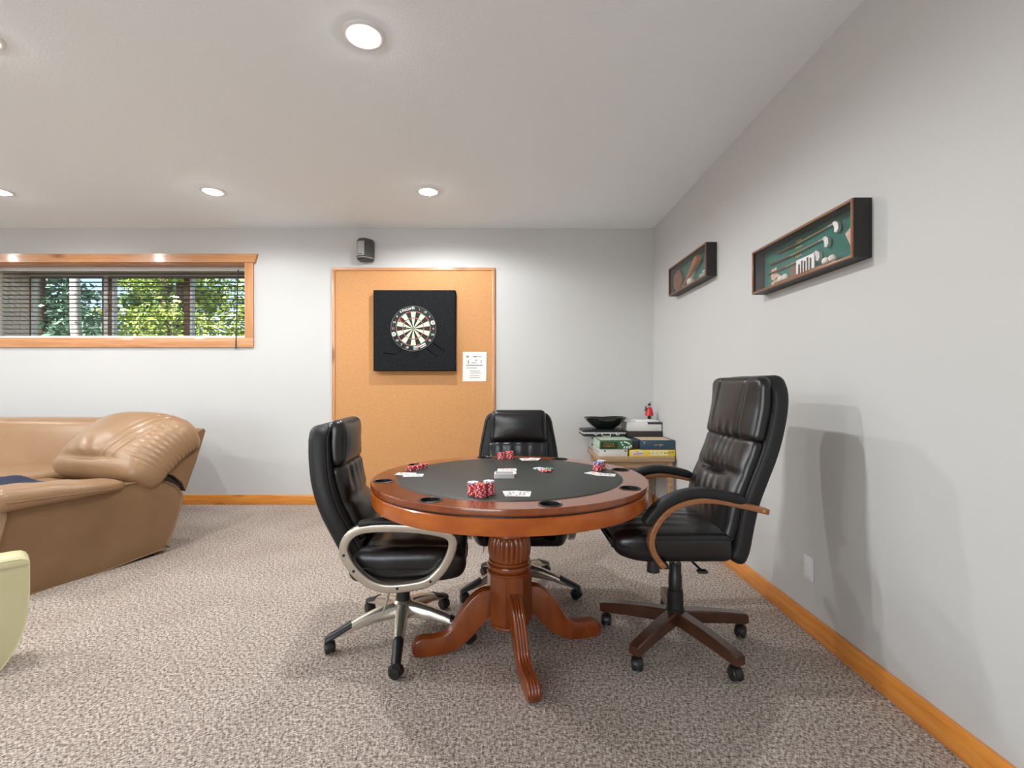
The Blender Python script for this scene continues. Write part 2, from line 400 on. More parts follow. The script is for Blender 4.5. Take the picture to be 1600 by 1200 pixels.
for k in range(3): bx('pane', 'glass', rw, -rh + .04 + k * 2 * rh / 3, -rh + (k + 1) * 2 * rh / 3 - .02, -.035, -.031, 0, rv)
BH, BT = .096, .018
bm = bmesh.new(); box(bm, XL, px(521, YB), YB - BT, YB - .0005, 0, BH, .003); struct('baseboard_back', bm, 'base_x')
bm = bmesh.new(); box(bm, px(773, YB), XR, YB - BT, YB - .0005, 0, BH, .003); struct('baseboard_back_corner', bm, 'base_x')
bm = bmesh.new(); box(bm, XR - BT, XR - .0005, YR, YB - BT, 0, BH, .003); struct('baseboard_right', bm, 'base_y')

# ------------------------------------------------------------------ window
win = D.objects.new('window_1', None); COL.objects.link(win); win['kind'] = 'structure'; win.location = ((WX0 + WX1) / 2, YB, WZ0)
wx0, wx1, wh = WX0 - win.location.x, WX1 - win.location.x, WZ1 - WZ0
def wb(name, mat, *a, **k): return bx(name, mat, win, *a, **k)
tw = .083
# head board with splayed ends
bm = bmesh.new()
hx = wx1 + tw; top = hx + .045; lo = hx + .02
loft(bm, [[(-lo, y, wh), (lo, y, wh), (top, y, wh + .083), (-top, y, wh + .083)] for y in (-.034, -.001)])
finish(bm, 'head_trim', 'pine_x', win)
wb('sill_trim', 'pine_x', -hx, hx, -.024, -.001, -.095, 0, bev=.002)
wb('side_trim', 'pine_z', wx1, hx, -.024, -.001, 0, wh, bev=.002)
wb('side_trim', 'pine_z', -hx, wx0, -.024, -.001, 0, wh, bev=.002)
GD = .47                                                # glass plane behind the wall face
wb('head_liner', 'pine_x', wx0, wx1, -.001, GD + .06, wh - .012, wh)
wb('side_liner', 'jamb', wx0, wx0 + .012, -.001, GD + .06, 0, wh - .012)
wb('side_liner', 'jamb', wx1 - .012, wx1, -.001, GD + .06, 0, wh - .012)
wb('sill_liner', 'offwhite', wx0 + .012, wx1 - .012, -.001, GD + .06, 0, .012)
gx = lambda p: px(p, YB + GD) - win.location.x
fz0, fz1 = .012, wh - .012
wb('window_frame', 'offwhite', wx0 + .012, wx1 - .012, GD - .02, GD + .04, fz1 - .018, fz1)
wb('window_frame', 'brown_frame', wx0 + .012, wx1 - .012, GD - .01, GD + .03, fz1 - .030, fz1 - .018)
wb('window_frame', 'offwhite', wx0 + .012, wx1 - .012, GD - .02, GD + .04, fz0, fz0 + .03)
wb('window_frame', 'brown_frame', wx0 + .012, gx(50), GD - .02, GD + .04, fz0 + .03, fz1 - .030)
wb('mullion', 'brown_frame', gx(161), gx(165), GD - .015, GD + .04, fz0 + .03, fz1 - .030)
wb('mullion', 'offwhite', gx(165), gx(171), GD - .025, GD + .04, fz0 + .03, fz1 - .018)
wb('mullion', 'brown_frame', gx(171), gx(176), GD - .015, GD + .04, fz0 + .03, fz1 - .030)
wb('window_latch', 'offwhite', gx(167), gx(169.5), GD - .045, GD - .024, .28, .36, bev=.004)
wb('mullion', 'brown_frame', gx(289), gx(297.5), GD - .02, GD + .04, fz0 + .03, fz1 - .030)
wb('mullion', 'offwhite', gx(297.5), gx(301), GD - .01, GD + .04, fz0 + .03, fz1 - .030)
wb('window_frame', 'offwhite', gx(50), gx(53.5), GD - .01, GD + .04, fz0 + .03, fz1 - .030)
wb('window_frame', 'offwhite', gx(176), gx(179), GD - .01, GD + .04, fz0 + .03, fz1 - .030)
for a, b in ((53.5, 161), (179, 289), (301, 386)):
    wb('pane', 'glass', gx(a), gx(b), GD + .01, GD + .014, fz0 + .03, fz1 - .030)

# blind
bl = thing('window_blind', 'horizontal slatted blind with shade-darkened slats hanging open inside the pine window frame', 'blind', (win.location.x, YB + .14, WZ0))
sx0, sx1 = wx0 + .03, wx1 - .03
bx('headrail', 'slat', bl, sx0, sx1, -.028, .028, wh - .052, wh - .0125, .003)
ns = 15; zs0, zs1 = .062, wh - .075
sl = None
for i in range(ns):
    z = zs0 + (zs1 - zs0) * i / (ns - 1)
    if sl is None:
        bm = bmesh.new()
        loft(bm, [[(x, -.025, -.0012), (x, 0, .0018), (x, .025, -.0012), (x, .025, .0012), (x, 0, .0042), (x, -.025, .0012)] for x in (sx0, sx1)])
        sl = finish(bm, 'slat', 'slat_dark', bl); o = sl
    else:
        o = sl.copy(); COL.objects.link(o); o.parent = bl
    o.location = (0, 0, z)
bx('bottom_rail', 'slat', bl, sx0, sx1, -.026, .026, .018, .034, .003)
for p in (22, 104, 190, 275, 355):
    x = px(p, YB + .12) - win.location.x
    bm = bmesh.new(); cyl(bm, (x, -.0275, .03), (x, -.0275, wh - .05), .0011, n=6); cyl(bm, (x + .012, .0275, .03), (x + .012, .0275, wh - .05), .0011, n=6)
    finish(bm, 'ladder_string', 'string', bl)
x = px(372, YB) - win.location.x
bm = bmesh.new(); cyl(bm, (x, -.18, -.115), (px(372, 4.885) - win.location.x, -.045, wh - .045), .006, n=10); finish(bm, 'tilt_wand', 'ink_dark', bl)

# ------------------------------------------------------------------ ceiling lamps
k = 0
for yy, ylab in ((3.87, 'row by the dartboard wall'), (2.15, 'row over the poker table'), (.43, 'third row from the dartboard wall')):
    for xx, xlab in ((-.647, 'first'), (-2.38, 'second'), (-4.1, 'third'), (-5.82, 'last')):
        if yy < 1 and xx > -3: continue
        lab = 'round white recessed ceiling lamp, %s, %s from the right wall' % (ylab, xlab)
        t = thing('ceiling_lamp', lab, 'ceiling lamp', (xx, yy, ZC), 0, 'recessed lamps, ' + ylab)
        bm = bmesh.new(); lathe(bm, [(.060, -.0005), (.094, -.0005), (.094, -.004), (.088, -.008), (.066, -.010), (.060, -.006)], 40, cap=False)
        # close the ring
        finish(bm, 'trim_ring', 'white', t)
        bm = bmesh.new(); lathe(bm, [(.0605, -.001), (.058, -.010), (.045, -.017), (.02, -.021), (.001, -.022)], 32, cap=False)
        finish(bm, 'lens', 'lampglass', t)
        ld = D.lights.new('lamp_light', 'SPOT'); ld.energy = LAMP_W * ((.74 if xx > -1 else .34) if yy > 3 else (.80 if xx > -1 else .88)); ld.spot_size = math.radians(172); ld.spot_blend = .35
        ld.shadow_soft_size = .032; ld.color = (.95, .985, 1.0)
        lo_ = D.objects.new('lamp_light', ld); COL.objects.link(lo_); lo_.parent = t; lo_.location = (0, 0, -.075)

# ------------------------------------------------------------------ cork board, dartboard, paper, speaker
cx0, cx1, cz1 = px(520, YB), px(773.5, YB), pz(419, YB)
cb = thing('cork_board', 'tall orange cork board with thin pine frame behind the dartboard', 'board', ((cx0 + cx1) / 2, YB, 0))
hw = (cx1 - cx0) / 2
bx('cork_sheet', 'cork', cb, -hw + .028, hw - .028, -.014, -.001, .002, cz1 - .028)
bx('frame_strip', 'pine_x', cb, -hw, hw, -.024, -.001, cz1 - .028, cz1, .002)
bx('frame_strip', 'pine_z', cb, -hw, -hw + .028, -.024, -.001, .002, cz1 - .028, .002)
bx('frame_strip', 'pine_z', cb, hw - .028, hw, -.024, -.001, .002, cz1 - .028, .002)

FD = 4.69                                              # front face of the foam
fx0, fx1, fz0_, fz1_ = px(583, FD), px(711, FD), pz(579.5, FD), pz(453, FD)
fcx, fcz = (fx0 + fx1) / 2, (fz0_ + fz1_) / 2
fo = thing('dartboard_surround', 'square charcoal foam surround framing the dartboard on the cork board', 'foam panel', (fcx, YB - .0145, fz0_))
hw = (fx1 - fx0) / 2; fh = fz1_ - fz0_
bcx, bcz = px(646, FD), pz(513.5, FD)                  # bull
BR = .2255
ox, oz = bcx - fcx, bcz - fz0_
n = 64
fy = FD - (YB - .0145)
bm = bmesh.new()
def sq(a):                                              # point on the square outline in direction a from the bull
    c, s = math.cos(a), math.sin(a); t = 1e9
    if c > 1e-9: t = min(t, (hw - ox) / c)
    if c < -1e-9: t = min(t, (-hw - ox) / c)
    if s > 1e-9: t = min(t, (fh - oz) / s)
    if s < -1e-9: t = min(t, -oz / s)
    return (ox + c * t, oz + s * t)
angs = sorted(set([2 * PI * i / n for i in range(n)] + [math.atan2(zz - oz, xx - ox) % (2 * PI) for xx in (-hw, hw) for zz in (0, fh)]))
ri = BR + .001
rings = []
for (y, kind) in ((0, 's'), (fy + .008, 's'), (fy, 's2'), (fy, 'c'), (0, 'c')):
    ring = []
    for a in angs:
        if kind == 'c': p = (ox + ri * math.cos(a), oz + ri * math.sin(a))
        else:
            p = sq(a)
            if kind == 's2': p = (p[0] * .99, fh / 2 + (p[1] - fh / 2) * .99)
        ring.append((p[0], y, p[1]))
    rings.append(ring)
loft(bm, rings, closed=True)
finish(bm, 'foam_block', 'foam', fo)
for (a, b, c, d) in ((-.30, .175, -.17, .16), (.12, .22, .22, .14), (.19, .27, .30, .19)):
    bm = bmesh.new(); cyl(bm, (a + 0, fy - .0005, b), (c, fy - .0005, d), .004, .002, 8); finish(bm, 'cut_mark', 'mark', fo)

db = thing('dartboard', 'round dartboard with cream and black wedges inside the foam surround', 'dartboard', (bcx, FD, bcz))
bm = bmesh.new()
ring = lambda r, y: [(r * math.sin(2 * PI * i / 60), y, r * math.cos(2 * PI * i / 60)) for i in range(60)]
loft(bm, [ring(BR, .08), ring(BR, -.004), ring(BR - .004, -.006), ring(.17, -.006)], cap=False); finish(bm, 'board_rim', 'db_black', db)
bm = bmesh.new()
rr = [.0001, .0064, .016, .099, .107, .162, .170]
S = 20; sub = 3
for ri_ in range(6):
    for s in range(S):
        for q in range(sub):
            a0 = (s - .5 + q / sub) * 2 * PI / S; a1 = (s - .5 + (q + 1) / sub) * 2 * PI / S
            vs = [bm.verts.new((r * math.sin(a), -.0065, r * math.cos(a))) for r, a in ((rr[ri_], a0), (rr[ri_], a1), (rr[ri_ + 1], a1), (rr[ri_ + 1], a0))]
            f = bm.faces.new(vs); ev = s % 2
            # 20 at the top is black with red rings on a common board; here the top wedge is cream with green rings
            f.material_index = [2, 3, [1, 0][ev], [3, 2][ev], [1, 0][ev], [3, 2][ev]][ri_]
finish(bm, 'playing_face', ['db_black', 'db_cream', 'db_red', 'db_green'], db, smooth=False)
bm = bmesh.new()
for R in (.016, .099, .107, .162, .170, .219):
    P = [Vector((R * math.sin(2 * PI * i / 60), -.0075, R * math.cos(2 * PI * i / 60))) for i in range(60)]
    t = .0026 if R > .2 else .0006
    loft(bm, [[p + p.normalized() * t, p + Vector((0, -t, 0)), p - p.normalized() * t, p + Vector((0, t, 0))] for p in P], closed=True)
finish(bm, 'wire_ring', 'wire', db)
order = [20, 1, 18, 4, 13, 6, 10, 15, 2, 17, 3, 19, 7, 16, 8, 11, 14, 9, 12, 5]
for i, v in enumerate(order):
    a = i * 2 * PI / 20; r = .196
    if i in (10, 9, 19, 18): continue
    text_mesh('number', str(v), .030, 'wire', db, (r * math.sin(a), -.0075, r * math.cos(a)), (PI / 2, 0, 0))
for (xx, zz) in ((.190, .058), (-.190, -.055)):          # two round badges
    bm = bmesh.new(); cyl(bm, (xx, -.0062, zz), (xx, -.0078, zz), .021, n=24); finish(bm, 'badge', 'offwhite', db)
    bm = bmesh.new(); cyl(bm, (xx, -.0070, zz), (xx, -.0084, zz), .012, n=20); finish(bm, 'badge_centre', 'ink', db)
text_mesh('maker_name', 'Unicorn', .044, 'chip_white', db, (-.066, -.0078, .186), (PI / 2, math.radians(-17), 0), shear=.35)
bm = bmesh.new()
for (a, r, l, h) in ((171, .178, .055, .007), (172, .190, .05, .006), (173, .203, .045, .007), (152, .182, .07, .012), (151, .200, .06, .010)):
    t = math.radians(a); u = Vector((math.cos(t), 0, -math.sin(t))); vv = Vector((math.sin(t), 0, math.cos(t))); c = vv * r
    loft(bm, [[c + u * s * l / 2 + vv * q * h / 2 + Vector((0, y, 0)) for s, q in ((-1, -1), (1, -1), (1, .7), (-1, .7))] for y in (-.0062, -.0075)])
finish(bm, 'rim_print', 'chip_white', db)
def dart(x, z, dx, dz, flight, label):
    t = thing('dart', label, 'dart', (bcx + x, FD - .0065, bcz + z))
    dirv = Vector((dx, -1, dz)).normalized()
    bm = bmesh.new(); cyl(bm, dirv * .001, dirv * .03, .0006, .0012, 8); finish(bm, 'point', 'wire', t)
    bm = bmesh.new(); cyl(bm, dirv * .03, dirv * .08, .0034, .003, 10); finish(bm, 'barrel', 'brass', t)
    bm = bmesh.new(); cyl(bm, dirv * .08, dirv * .13, .002, n=8); finish(bm, 'shaft', 'blk_plastic', t)
    a = dirv.orthogonal().normalized(); b = dirv.cross(a)
    for s in (a, b, -a, -b):
        bm = bmesh.new(); nn = dirv.cross(s) * .0006
        pts = [dirv * .105, dirv * .118 + s * .018, dirv * .142 + s * .018, dirv * .148]
        loft(bm, [[p + nn for p in pts], [p - nn for p in pts]]); finish(bm, 'flight', flight, t)
dart(-.083, .052, -.12, .05, 'orange', 'dart with orange flights stuck in the upper left of the dartboard')
dart(.055, -.038, .10, -.10, 'map_pink', 'dart with faded pink flights stuck below the bull of the dartboard')
dart(-.052, -.012, -.03, .03, 'db_green', 'dart with dark green flights stuck just left of the bull')

pp = thing('paper_notice', 'white printed notice sheet pinned to the cork board', 'paper', (px(741.5, YB), YB - .0145, pz(596, YB)))
hh = pz(550, YB) - pz(596, YB); hw = .5 * (px(760, YB) - px(723, YB))
bm = bmesh.new(); pad(bm, hw * 2, hh, .002, .0005, 6, 6, 1, lambda x, y, z: Vector((x - hw + .004 * y / hh, -.0005 - z - .003 * (x / hw - 1) ** 2, y))); finish(bm, 'sheet', 'paper', pp)
bm = bmesh.new()
def mark(u, v, wd, ht, bm): box(bm, -hw + u * 2 * hw, -hw + (u + wd) * 2 * hw, -.0062, -.0015, hh * (1 - v - ht), hh * (1 - v))
for (u, v, wd, ht) in ((.42, .15, .38, .022), (.38, .36, .22, .015), (.15, .44, .70, .025), (.15, .535, .45, .014), (.32, .64, .42, .012), (.32, .71, .45, .010), (.32, .79, .40, .008), (.32, .86, .40, .008), (.55, .26, .05, .05)): mark(u, v, wd, ht, bm)
finish(bm, 'printed_lines', 'offwhite' if False else 'ink', pp)
for (u, v, wd, ht) in ((.17, .13, .035, .06), (.225, .13, .035, .06), (.23, .28, .03, .09), (.20, .385, .09, .012), (.77, .27, .025, .10), (.50, .14, .05, .04)):
    bm = bmesh.new(); mark(u, v, wd, ht, bm); finish(bm, 'printed_symbol', 'ink_red', pp)

sp = thing('wall_speaker', 'small grey angular loudspeaker mounted on the wall above the cork board', 'speaker', (px(573.5, YB), YB, pz(413, YB)))
sh = pz(372, 4.70) - pz(409, 4.70)
def oct_(y_off, s, z):
    o = [(-.074, -.02), (-.078, -.085), (-.05, -.115), (.012, -.125), (.074, -.062), (.080, -.02)]
    return [(p[0] * s, p[1] * s + y_off, z) for p in o]
bm = bmesh.new(); loft(bm, [oct_(0, .80, .018), oct_(0, .98, .034), oct_(0, 1, .05), oct_(0, 1, sh - .028), oct_(0, .86, sh)]); finish(bm, 'cabinet', 'grille_dark', sp, ang=20)
bm = bmesh.new(); loft(bm, [[(-.076, -.092, z), (-.05, -.118, z), (.010, -.1285, z), (.008, -.12, z), (-.048, -.11, z), (-.072, -.085, z)] for z in (.06, sh - .034)]); finish(bm, 'front_grille', 'grille', sp, ang=20)
bm = bmesh.new(); box(bm, -.03, .03, -.03, -.0005, sh * .35, sh * .65, .004); finish(bm, 'bracket', 'blk_plastic', sp)
bm = bmesh.new(); loft(bm, [oct_(-.002, 1.02, .040), oct_(-.002, 1.02, .046)]); finish(bm, 'base_band', 'grille', sp, ang=20)
bm = bmesh.new(); box(bm, -.045, -.015, -.1255, -.117, sh * .30, sh * .33); finish(bm, 'badge', 'grille_dark', sp)

# ------------------------------------------------------------------ poker table
TY, TZ, TR = 2.193, .773, .61
tb = thing('poker_table', 'round cherry wood poker table with grey vinyl playing surface', 'poker table', (.004, TY, 0))
# rim with eight round holes is a ring; the cup wells are sunk in it
angc = [math.radians(14.5 + 45 * i) for i in range(8)]
CR, CUP = .556, .040
def ring_top(bm, z_top, r0, r1, zlow):
    # top face tiled so that the eight cup holes stay open
    nseg = 8; hs = 24
    for i in range(nseg):
        ac = angc[i]; c = Vector((CR * math.cos(ac), CR * math.sin(ac), z_top)); half = PI / nseg
        hole = []; outer = []
        for q in range(hs):
            t = 2 * PI * q / hs
            er = Vector((math.cos(ac), math.sin(ac), 0)); et = Vector((-math.sin(ac), math.cos(ac), 0))
            hole.append(c + er * CUP * math.cos(t) + et * CUP * math.sin(t))
            # matching point on the sector outline
            ct, st = math.cos(t), math.sin(t)
            m_ = max(abs(ct), abs(st)); u = ct / m_; v = st / m_
            rad = (r0 + r1) / 2 + u * (r1 - r0) / 2; an = ac + v * half
            outer.append(Vector((rad * math.cos(an), rad * math.sin(an), z_top)))
        H = [bm.verts.new(p) for p in hole]; O = [bm.verts.new(p) for p in outer]
        for q in range(hs): bm.faces.new((H[q], H[(q + 1) % hs], O[(q + 1) % hs], O[q]))
bm = bmesh.new()
# finer angular sampling of outer edge: subdivide sectors by extra outline points
def rim_sector(bm, ac):
    r0, r1 = .505, TR - .004; half = PI / 8; pts = []
    K = 10
    for q in range(K): pts.append((r1, ac - half + 2 * half * q / K))
    for q in range(2): pts.append((r1 + (r0 - r1) * q / 2, ac + half))
    for q in range(K): pts.append((r0, ac + half - 2 * half * q / K))
    for q in range(2): pts.append((r0 + (r1 - r0) * q / 2, ac - half))
    O = [Vector((r * math.cos(a), r * math.sin(a), TZ)) for r, a in pts]
    c = Vector((CR * math.cos(ac), CR * math.sin(ac), TZ))
    H = [c + (p - c).normalized() * CUP for p in O]
    V0 = [bm.verts.new(p) for p in O]; V1 = [bm.verts.new(p) for p in H]; n = len(O)
    for q in range(n): bm.faces.new((V0[q], V0[(q + 1) % n], V1[(q + 1) % n], V1[q]))
for a in angc: rim_sector(bm, a)
bmesh.ops.remove_doubles(bm, verts=bm.verts, dist=1e-5)
lathe(bm, [(TR - .004, TZ), (TR - .001, TZ - .0015), (TR, TZ - .005), (TR, TZ - .019), (TR - .004, TZ - .0245), (.50, TZ - .0245)], 96, cap=False)
bmesh.ops.remove_doubles(bm, verts=bm.verts, dist=2e-4)
finish(bm, 'table_rim', 'cherry', tb, ang=35)
bm = bmesh.new(); lathe(bm, [(.50, TZ - .03), (.506, TZ - .002), (.503, TZ + .0015), (.494, TZ + .003), (.25, TZ + .003), (.001, TZ + .003)], 96, cap=False); finish(bm, 'playing_surface', 'felt', tb)
bm = bmesh.new(); lathe(bm, [(.52, TZ - .033), (TR - .014, TZ - .033), (TR - .014, TZ - .024), (.52, TZ - .024)], 96, cap=False); finish(bm, 'shadow_gap', 'cherry_dark', tb)
bm = bmesh.new(); lathe(bm, [(.50, TZ - .032), (TR - .006, TZ - .032), (TR - .002, TZ - .036), (TR - .002, .690), (TR - .008, .680), (TR - .03, .678), (.40, .684), (.001, .684)], 96, cap=False); finish(bm, 'apron', 'cherry_apron', tb)
for a in angc:
    c = (CR * math.cos(a), CR * math.sin(a))
    bm = bmesh.new(); lathe(bm, [(CUP - .003, TZ - .001), (CUP + .003, TZ - .0005), (CUP + .003, TZ + .002), (CUP - .001, TZ + .003), (CUP - .004, TZ + .0015), (CUP - .005, TZ - .06), (.001, TZ - .06)], 28, c[0], c[1], cap=False)
    finish(bm, 'cup_holder', 'blk_plastic', tb)
# pedestal
bm = bmesh.new(); lathe(bm, [(.16, .6835), (.16, .655), (.10, .645), (.085, .62), (.085, .53), (.092, .525), (.094, .512), (.088, .505)], 48); finish(bm, 'neck', 'cherry', tb)
bm = bmesh.new()
prof = [(.084, .507), (.090, .500), (.096, .480), (.098, .455), (.097, .430), (.092, .405), (.088, .396)]
lathe(bm, catmull([(p[0], p[1], 0) for p in prof], 14) and [(p.x, p.y) for p in catmull([(p[0], p[1], 0) for p in prof], 14)], 160, mod=lambda a, z: -.085 * abs(math.cos(a * 12)) ** 5 * min(1, (.507 - z) / .012, (z - .396) / .012 if z > .396 else 0))
finish(bm, 'fluted_bulb', 'cherry', tb, ang=60)
bm = bmesh.new(); lathe(bm, [(.088, .398), (.094, .394), (.094, .386), (.088, .382), (.098, .378), (.101, .368), (.098, .358), (.094, .354), (.104, .350), (.104, .344), (.09, .343)], 48); finish(bm, 'turned_collar', 'cherry', tb)
la = math.radians(12.3)
bm = bmesh.new()
oc = lambda r, z: [(r * math.cos(la + PI / 8 + i * PI / 4), r * math.sin(la + PI / 8 + i * PI / 4), z) for i in range(8)]
loft(bm, [oc(.098, .121), oc(.103, .125), oc(.103, .338), (oc(.098, .344))]); finish(bm, 'pedestal_block', 'cherry', tb, ang=20)
bm = bmesh.new(); lathe(bm, [(.07, .095), (.084, .097), (.09, .105), (.088, .114), (.095, .122)], 40); finish(bm, 'pedestal_foot', 'cherry', tb)
top = catmull([(.085, .268, 0), (.125, .266, 0), (.167, .243, 0), (.205, .203, 0), (.24, .150, 0), (.268, .108, 0), (.30, .086, 0), (.345, .079, 0), (.395, .080, 0), (.425, .066, 0), (.438, .040, 0)], 40)
bot = catmull([(.085, .150, 0), (.11, .135, 0), (.145, .100, 0), (.18, .062, 0), (.215, .035, 0), (.25, .016, 0), (.29, .005, 0), (.335, .001, 0), (.385, .001, 0), (.42, .006, 0), (.434, .022, 0)], 40)
def leg_mesh():
    bm = bmesh.new(); rings = []
    for i, (t, b) in enumerate(zip(top, bot)):
        hw = .026
        tt = (top[min(40, i + 1)] - top[max(0, i - 1)]).normalized(); nn = Vector((-tt.y, tt.x, 0))
        R = [Vector((b.x, -hw * .9, b.y)), Vector((t.x, -hw, t.y)) - Vector((nn.x, 0, nn.y)) * .006]
        for q in range(17):
            yy = -hw + .002 + (2 * hw - .004) * q / 16; h = .004 * abs(math.sin(PI * q / 4))
            R.append(Vector((t.x + nn.x * (h - .003), yy, t.y + nn.y * (h - .003))))
        R += [Vector((t.x, hw, t.y)) - Vector((nn.x, 0, nn.y)) * .006, Vector((b.x, hw * .9, b.y))]
        rings.append(R)
    loft(bm, rings); return bm
first = None
for i in range(4):
    if first is None: first = o = finish(leg_mesh(), 'leg', 'cherry', tb, ang=50)
    else: o = first.copy(); COL.objects.link(o); o.parent = tb
    o.rotation_euler = (0, 0, la + i * PI / 2)

# ------------------------------------------------------------------ casters and office chairs
def caster(parent, x, y, rz, zt, r=.0265):
    bm = bmesh.new()
    hood = [(r * 1.12 * math.cos(math.radians(t)), r + r * 1.12 * math.sin(math.radians(t))) for t in range(-10, 191, 20)]
    sweep_plane(bm, hood, rrect(.002, .013, .0015, 2))
    cyl(bm, (0, 0, r * 1.9), (0, 0, zt), .0075, n=12); cyl(bm, (0, -.024, r), (0, .024, r), .006, n=10)
    c = finish(bm, 'caster', 'blk_plastic', parent, loc=(x, y, 0), rot=(0, 0, rz))
    for s in (-1, 1):
        bm = bmesh.new()
        pr = [(r * .35, .0), (r * .88, .0), (r, .003), (r, .011), (r * .9, .015), (r * .4, .018), (.001, .018)]
        rings = [[(q * math.cos(2 * PI * i / 24), s * (.006 + h), r + q * math.sin(2 * PI * i / 24)) for i in range(24)] for q, h in pr]
        loft(bm, rings, cap=False); finish(bm, 'wheel', 'blk_plastic', c)
    return c

def silver_chair(label, loc, rz, base_ang):
    t = thing('office_chair', label, 'chair', loc, rz)
    # star base
    for i in range(5):
        a = base_ang + i * 2 * PI / 5; ca, sa = math.cos(a), math.sin(a)
        st = [(.02, .172, .105, .030), (.07, .166, .105, .027), (.14, .150, .100, .024), (.21, .128, .088, .022), (.28, .098, .070, .020), (.325, .080, .060, .019), (.343, .070, .060, .014)]
        def rings(st, wm=1, dz=0, top=None):
            out = []
            for (r, zt, zb, hw) in st:
                hw *= wm
                P = [(-hw, zb), (-hw, zt - .014), (-hw * .6, zt - .003 + dz), (0, zt + dz), (hw * .6, zt - .003 + dz), (hw, zt - .014), (hw, zb)]
                if top: P = [(-hw, zt - .020), (-hw, zt - .012), (-hw * .62, zt + .0005), (0, zt + .003), (hw * .62, zt + .0005), (hw, zt - .012), (hw, zt - .020)]
                out.append([Vector((r * ca - y * sa, r * sa + y * ca, z)) for y, z in P])
            return out
        bm = bmesh.new(); loft(bm, rings(st)); leg = finish(bm, 'base_leg', 'silver', t, ang=50)
        cp = [(.235, .119, 0, .0215), (.28, .098, 0, .0205), (.325, .080, 0, .0195), (.347, .068, 0, .015)]
        bm = bmesh.new(); loft(bm, rings(cp, 1.04, 0, True)); finish(bm, 'foot_cap', 'blk_plastic', leg, ang=50)
        caster(t, .325 * ca, .325 * sa, a + 1.1 + 1.7 * i, .062)
    bm = bmesh.new(); lathe(bm, [(.045, .10), (.048, .12), (.046, .168), (.036, .178), (.03, .178)], 28); finish(bm, 'base_hub', 'silver', t)
    bm = bmesh.new(); lathe(bm, [(.033, .172), (.031, .25), (.030, .30), (.022, .302), (.022, .335)], 24); finish(bm, 'gas_lift', 'blk_plastic', t)
    bm = bmesh.new(); box(bm, -.13, .13, -.10, .10, .318, .352, .01); box(bm, -.10, .05, -.05, .05, .30, .32, .006); finish(bm, 'tilt_mechanism', 'blk_plastic', t)
    bm = bmesh.new(); cyl(bm, (.13, -.10, .285), (.13, -.10, .325), .02, .018, 18); finish(bm, 'tension_knob', 'blk_plastic', t)
    bm = bmesh.new(); cyl(bm, (-.02, -.17, .32), (-.035, -.20, .275), .0045, n=10); cyl(bm, (-.035, -.20, .275), (-.055, -.21, .205), .006, .003, 10); finish(bm, 'lever', 'silver', t)
    # seat
    def seat_fn(x, y, z):
        u = x / .50; v = y / .54 * 2 - 1
        zz = .345 + z
        if z > .07: zz += .018 * (1 - v * v) * math.sin(PI * min(1, u * 1.1)) - .010 * g(abs(v) - .72, .06)
        zz += -.03 * max(0, (u - .72) / .28) ** 2 * (1 if z > .07 else -.3)
        w_ = 1 - .16 * max(0, (u - .70) / .30) ** 2 - .08 * max(0, (.3 - u) / .3)
        if z > .07: zz += .003 * math.sin(u * 26 + 2 * v) * (1 - v * v)
        return Vector((x - .20, v * .255 * w_, zz))
    bm = bmesh.new(); pad(bm, .50, .54, .145, .045, 22, 22, 3, seat_fn); finish(bm, 'seat', 'leather', t, ang=80)
    bm = bmesh.new()
    ed = catmull([(-.17, -.240, .415), (.0, -.256, .412), (.16, -.250, .408), (.255, -.218, .405), (.293, -.14, .404), (.302, 0, .404), (.293, .14, .404), (.255, .218, .405), (.16, .250, .408), (0, .256, .412), (-.17, .240, .415)], 60)
    for a, b in zip(ed, ed[1:]): cyl(bm, a, b, .004, n=6)
    finish(bm, 'seat_piping', 'leather_side', t)
    # back shell
    bp = [(-.150, .40), (-.185, .47), (-.225, .56), (-.272, .66), (-.305, .76), (-.322, .86), (-.328, .95), (-.322, 1.010)]
    wd = lambda s: .88 + .14 * math.sin(PI * min(1, s * 1.15)) - .13 * max(0, (s - .86) / .14) ** 2
    bm = bmesh.new(); curve_pad(bm, bp, .50, .085, .035, 22, 14, 2, width=wd); finish(bm, 'backrest', 'leather_side', t, ang=80)
    # raised inner cushion and headrest pillow
    ip = [(-.175, .50), (-.215, .58), (-.258, .67), (-.285, .76), (-.296, .83)]
    bm = bmesh.new(); curve_pad(bm, ip, .36, .06, .026, 18, 18, 2, off=.030, bulge=lambda s, v: .016 * (1 - v * v) - .012 * g(s - .52, .05) + .004 * math.sin(v * 16) * g(s - .9, .25), width=lambda s: 1.0 + .04 * s); finish(bm, 'back_cushion', 'leather', t, ang=80)
    hp = [(-.292, .812), (-.305, .86), (-.310, .92), (-.306, .98), (-.306, 1.030)]
    bm = bmesh.new(); curve_pad(bm, hp, .36, .075, .034, 14, 18, 2, off=.038, bulge=lambda s, v: .020 * (1 - v * v) * math.sin(PI * s), width=lambda s: 1 - .06 * s * s); finish(bm, 'headrest', 'leather', t, ang=80)
    for s in (-1, 1):       # piping along the side wings
        bm = bmesh.new(); c = Curve2(bp[1:])
        P = []
        for q in range(41):
            p, nn = c.at(c.L * q / 40); P.append(p + nn * .040 + Vector((0, s * (.25 * wd(.1 + .9 * q / 40) - .014), 0)))
        for a, b in zip(P, P[1:]): cyl(bm, a, b, .0032, n=6)
        finish(bm, 'piping', 'leather', t)
    # loop arms
    lp = [(-.197, .50), (-.180, .560), (-.125, .592), (-.03, .597), (.07, .592), (.16, .580), (.225, .562), (.246, .528), (.232, .470), (.195, .410), (.14, .366), (.06, .350), (-.03, .348), (-.10, .374), (-.16, .430)]
    path = [(p.x, p.z) for p in catmull([(a, 0, b) for a, b in lp], 72, closed=True)]
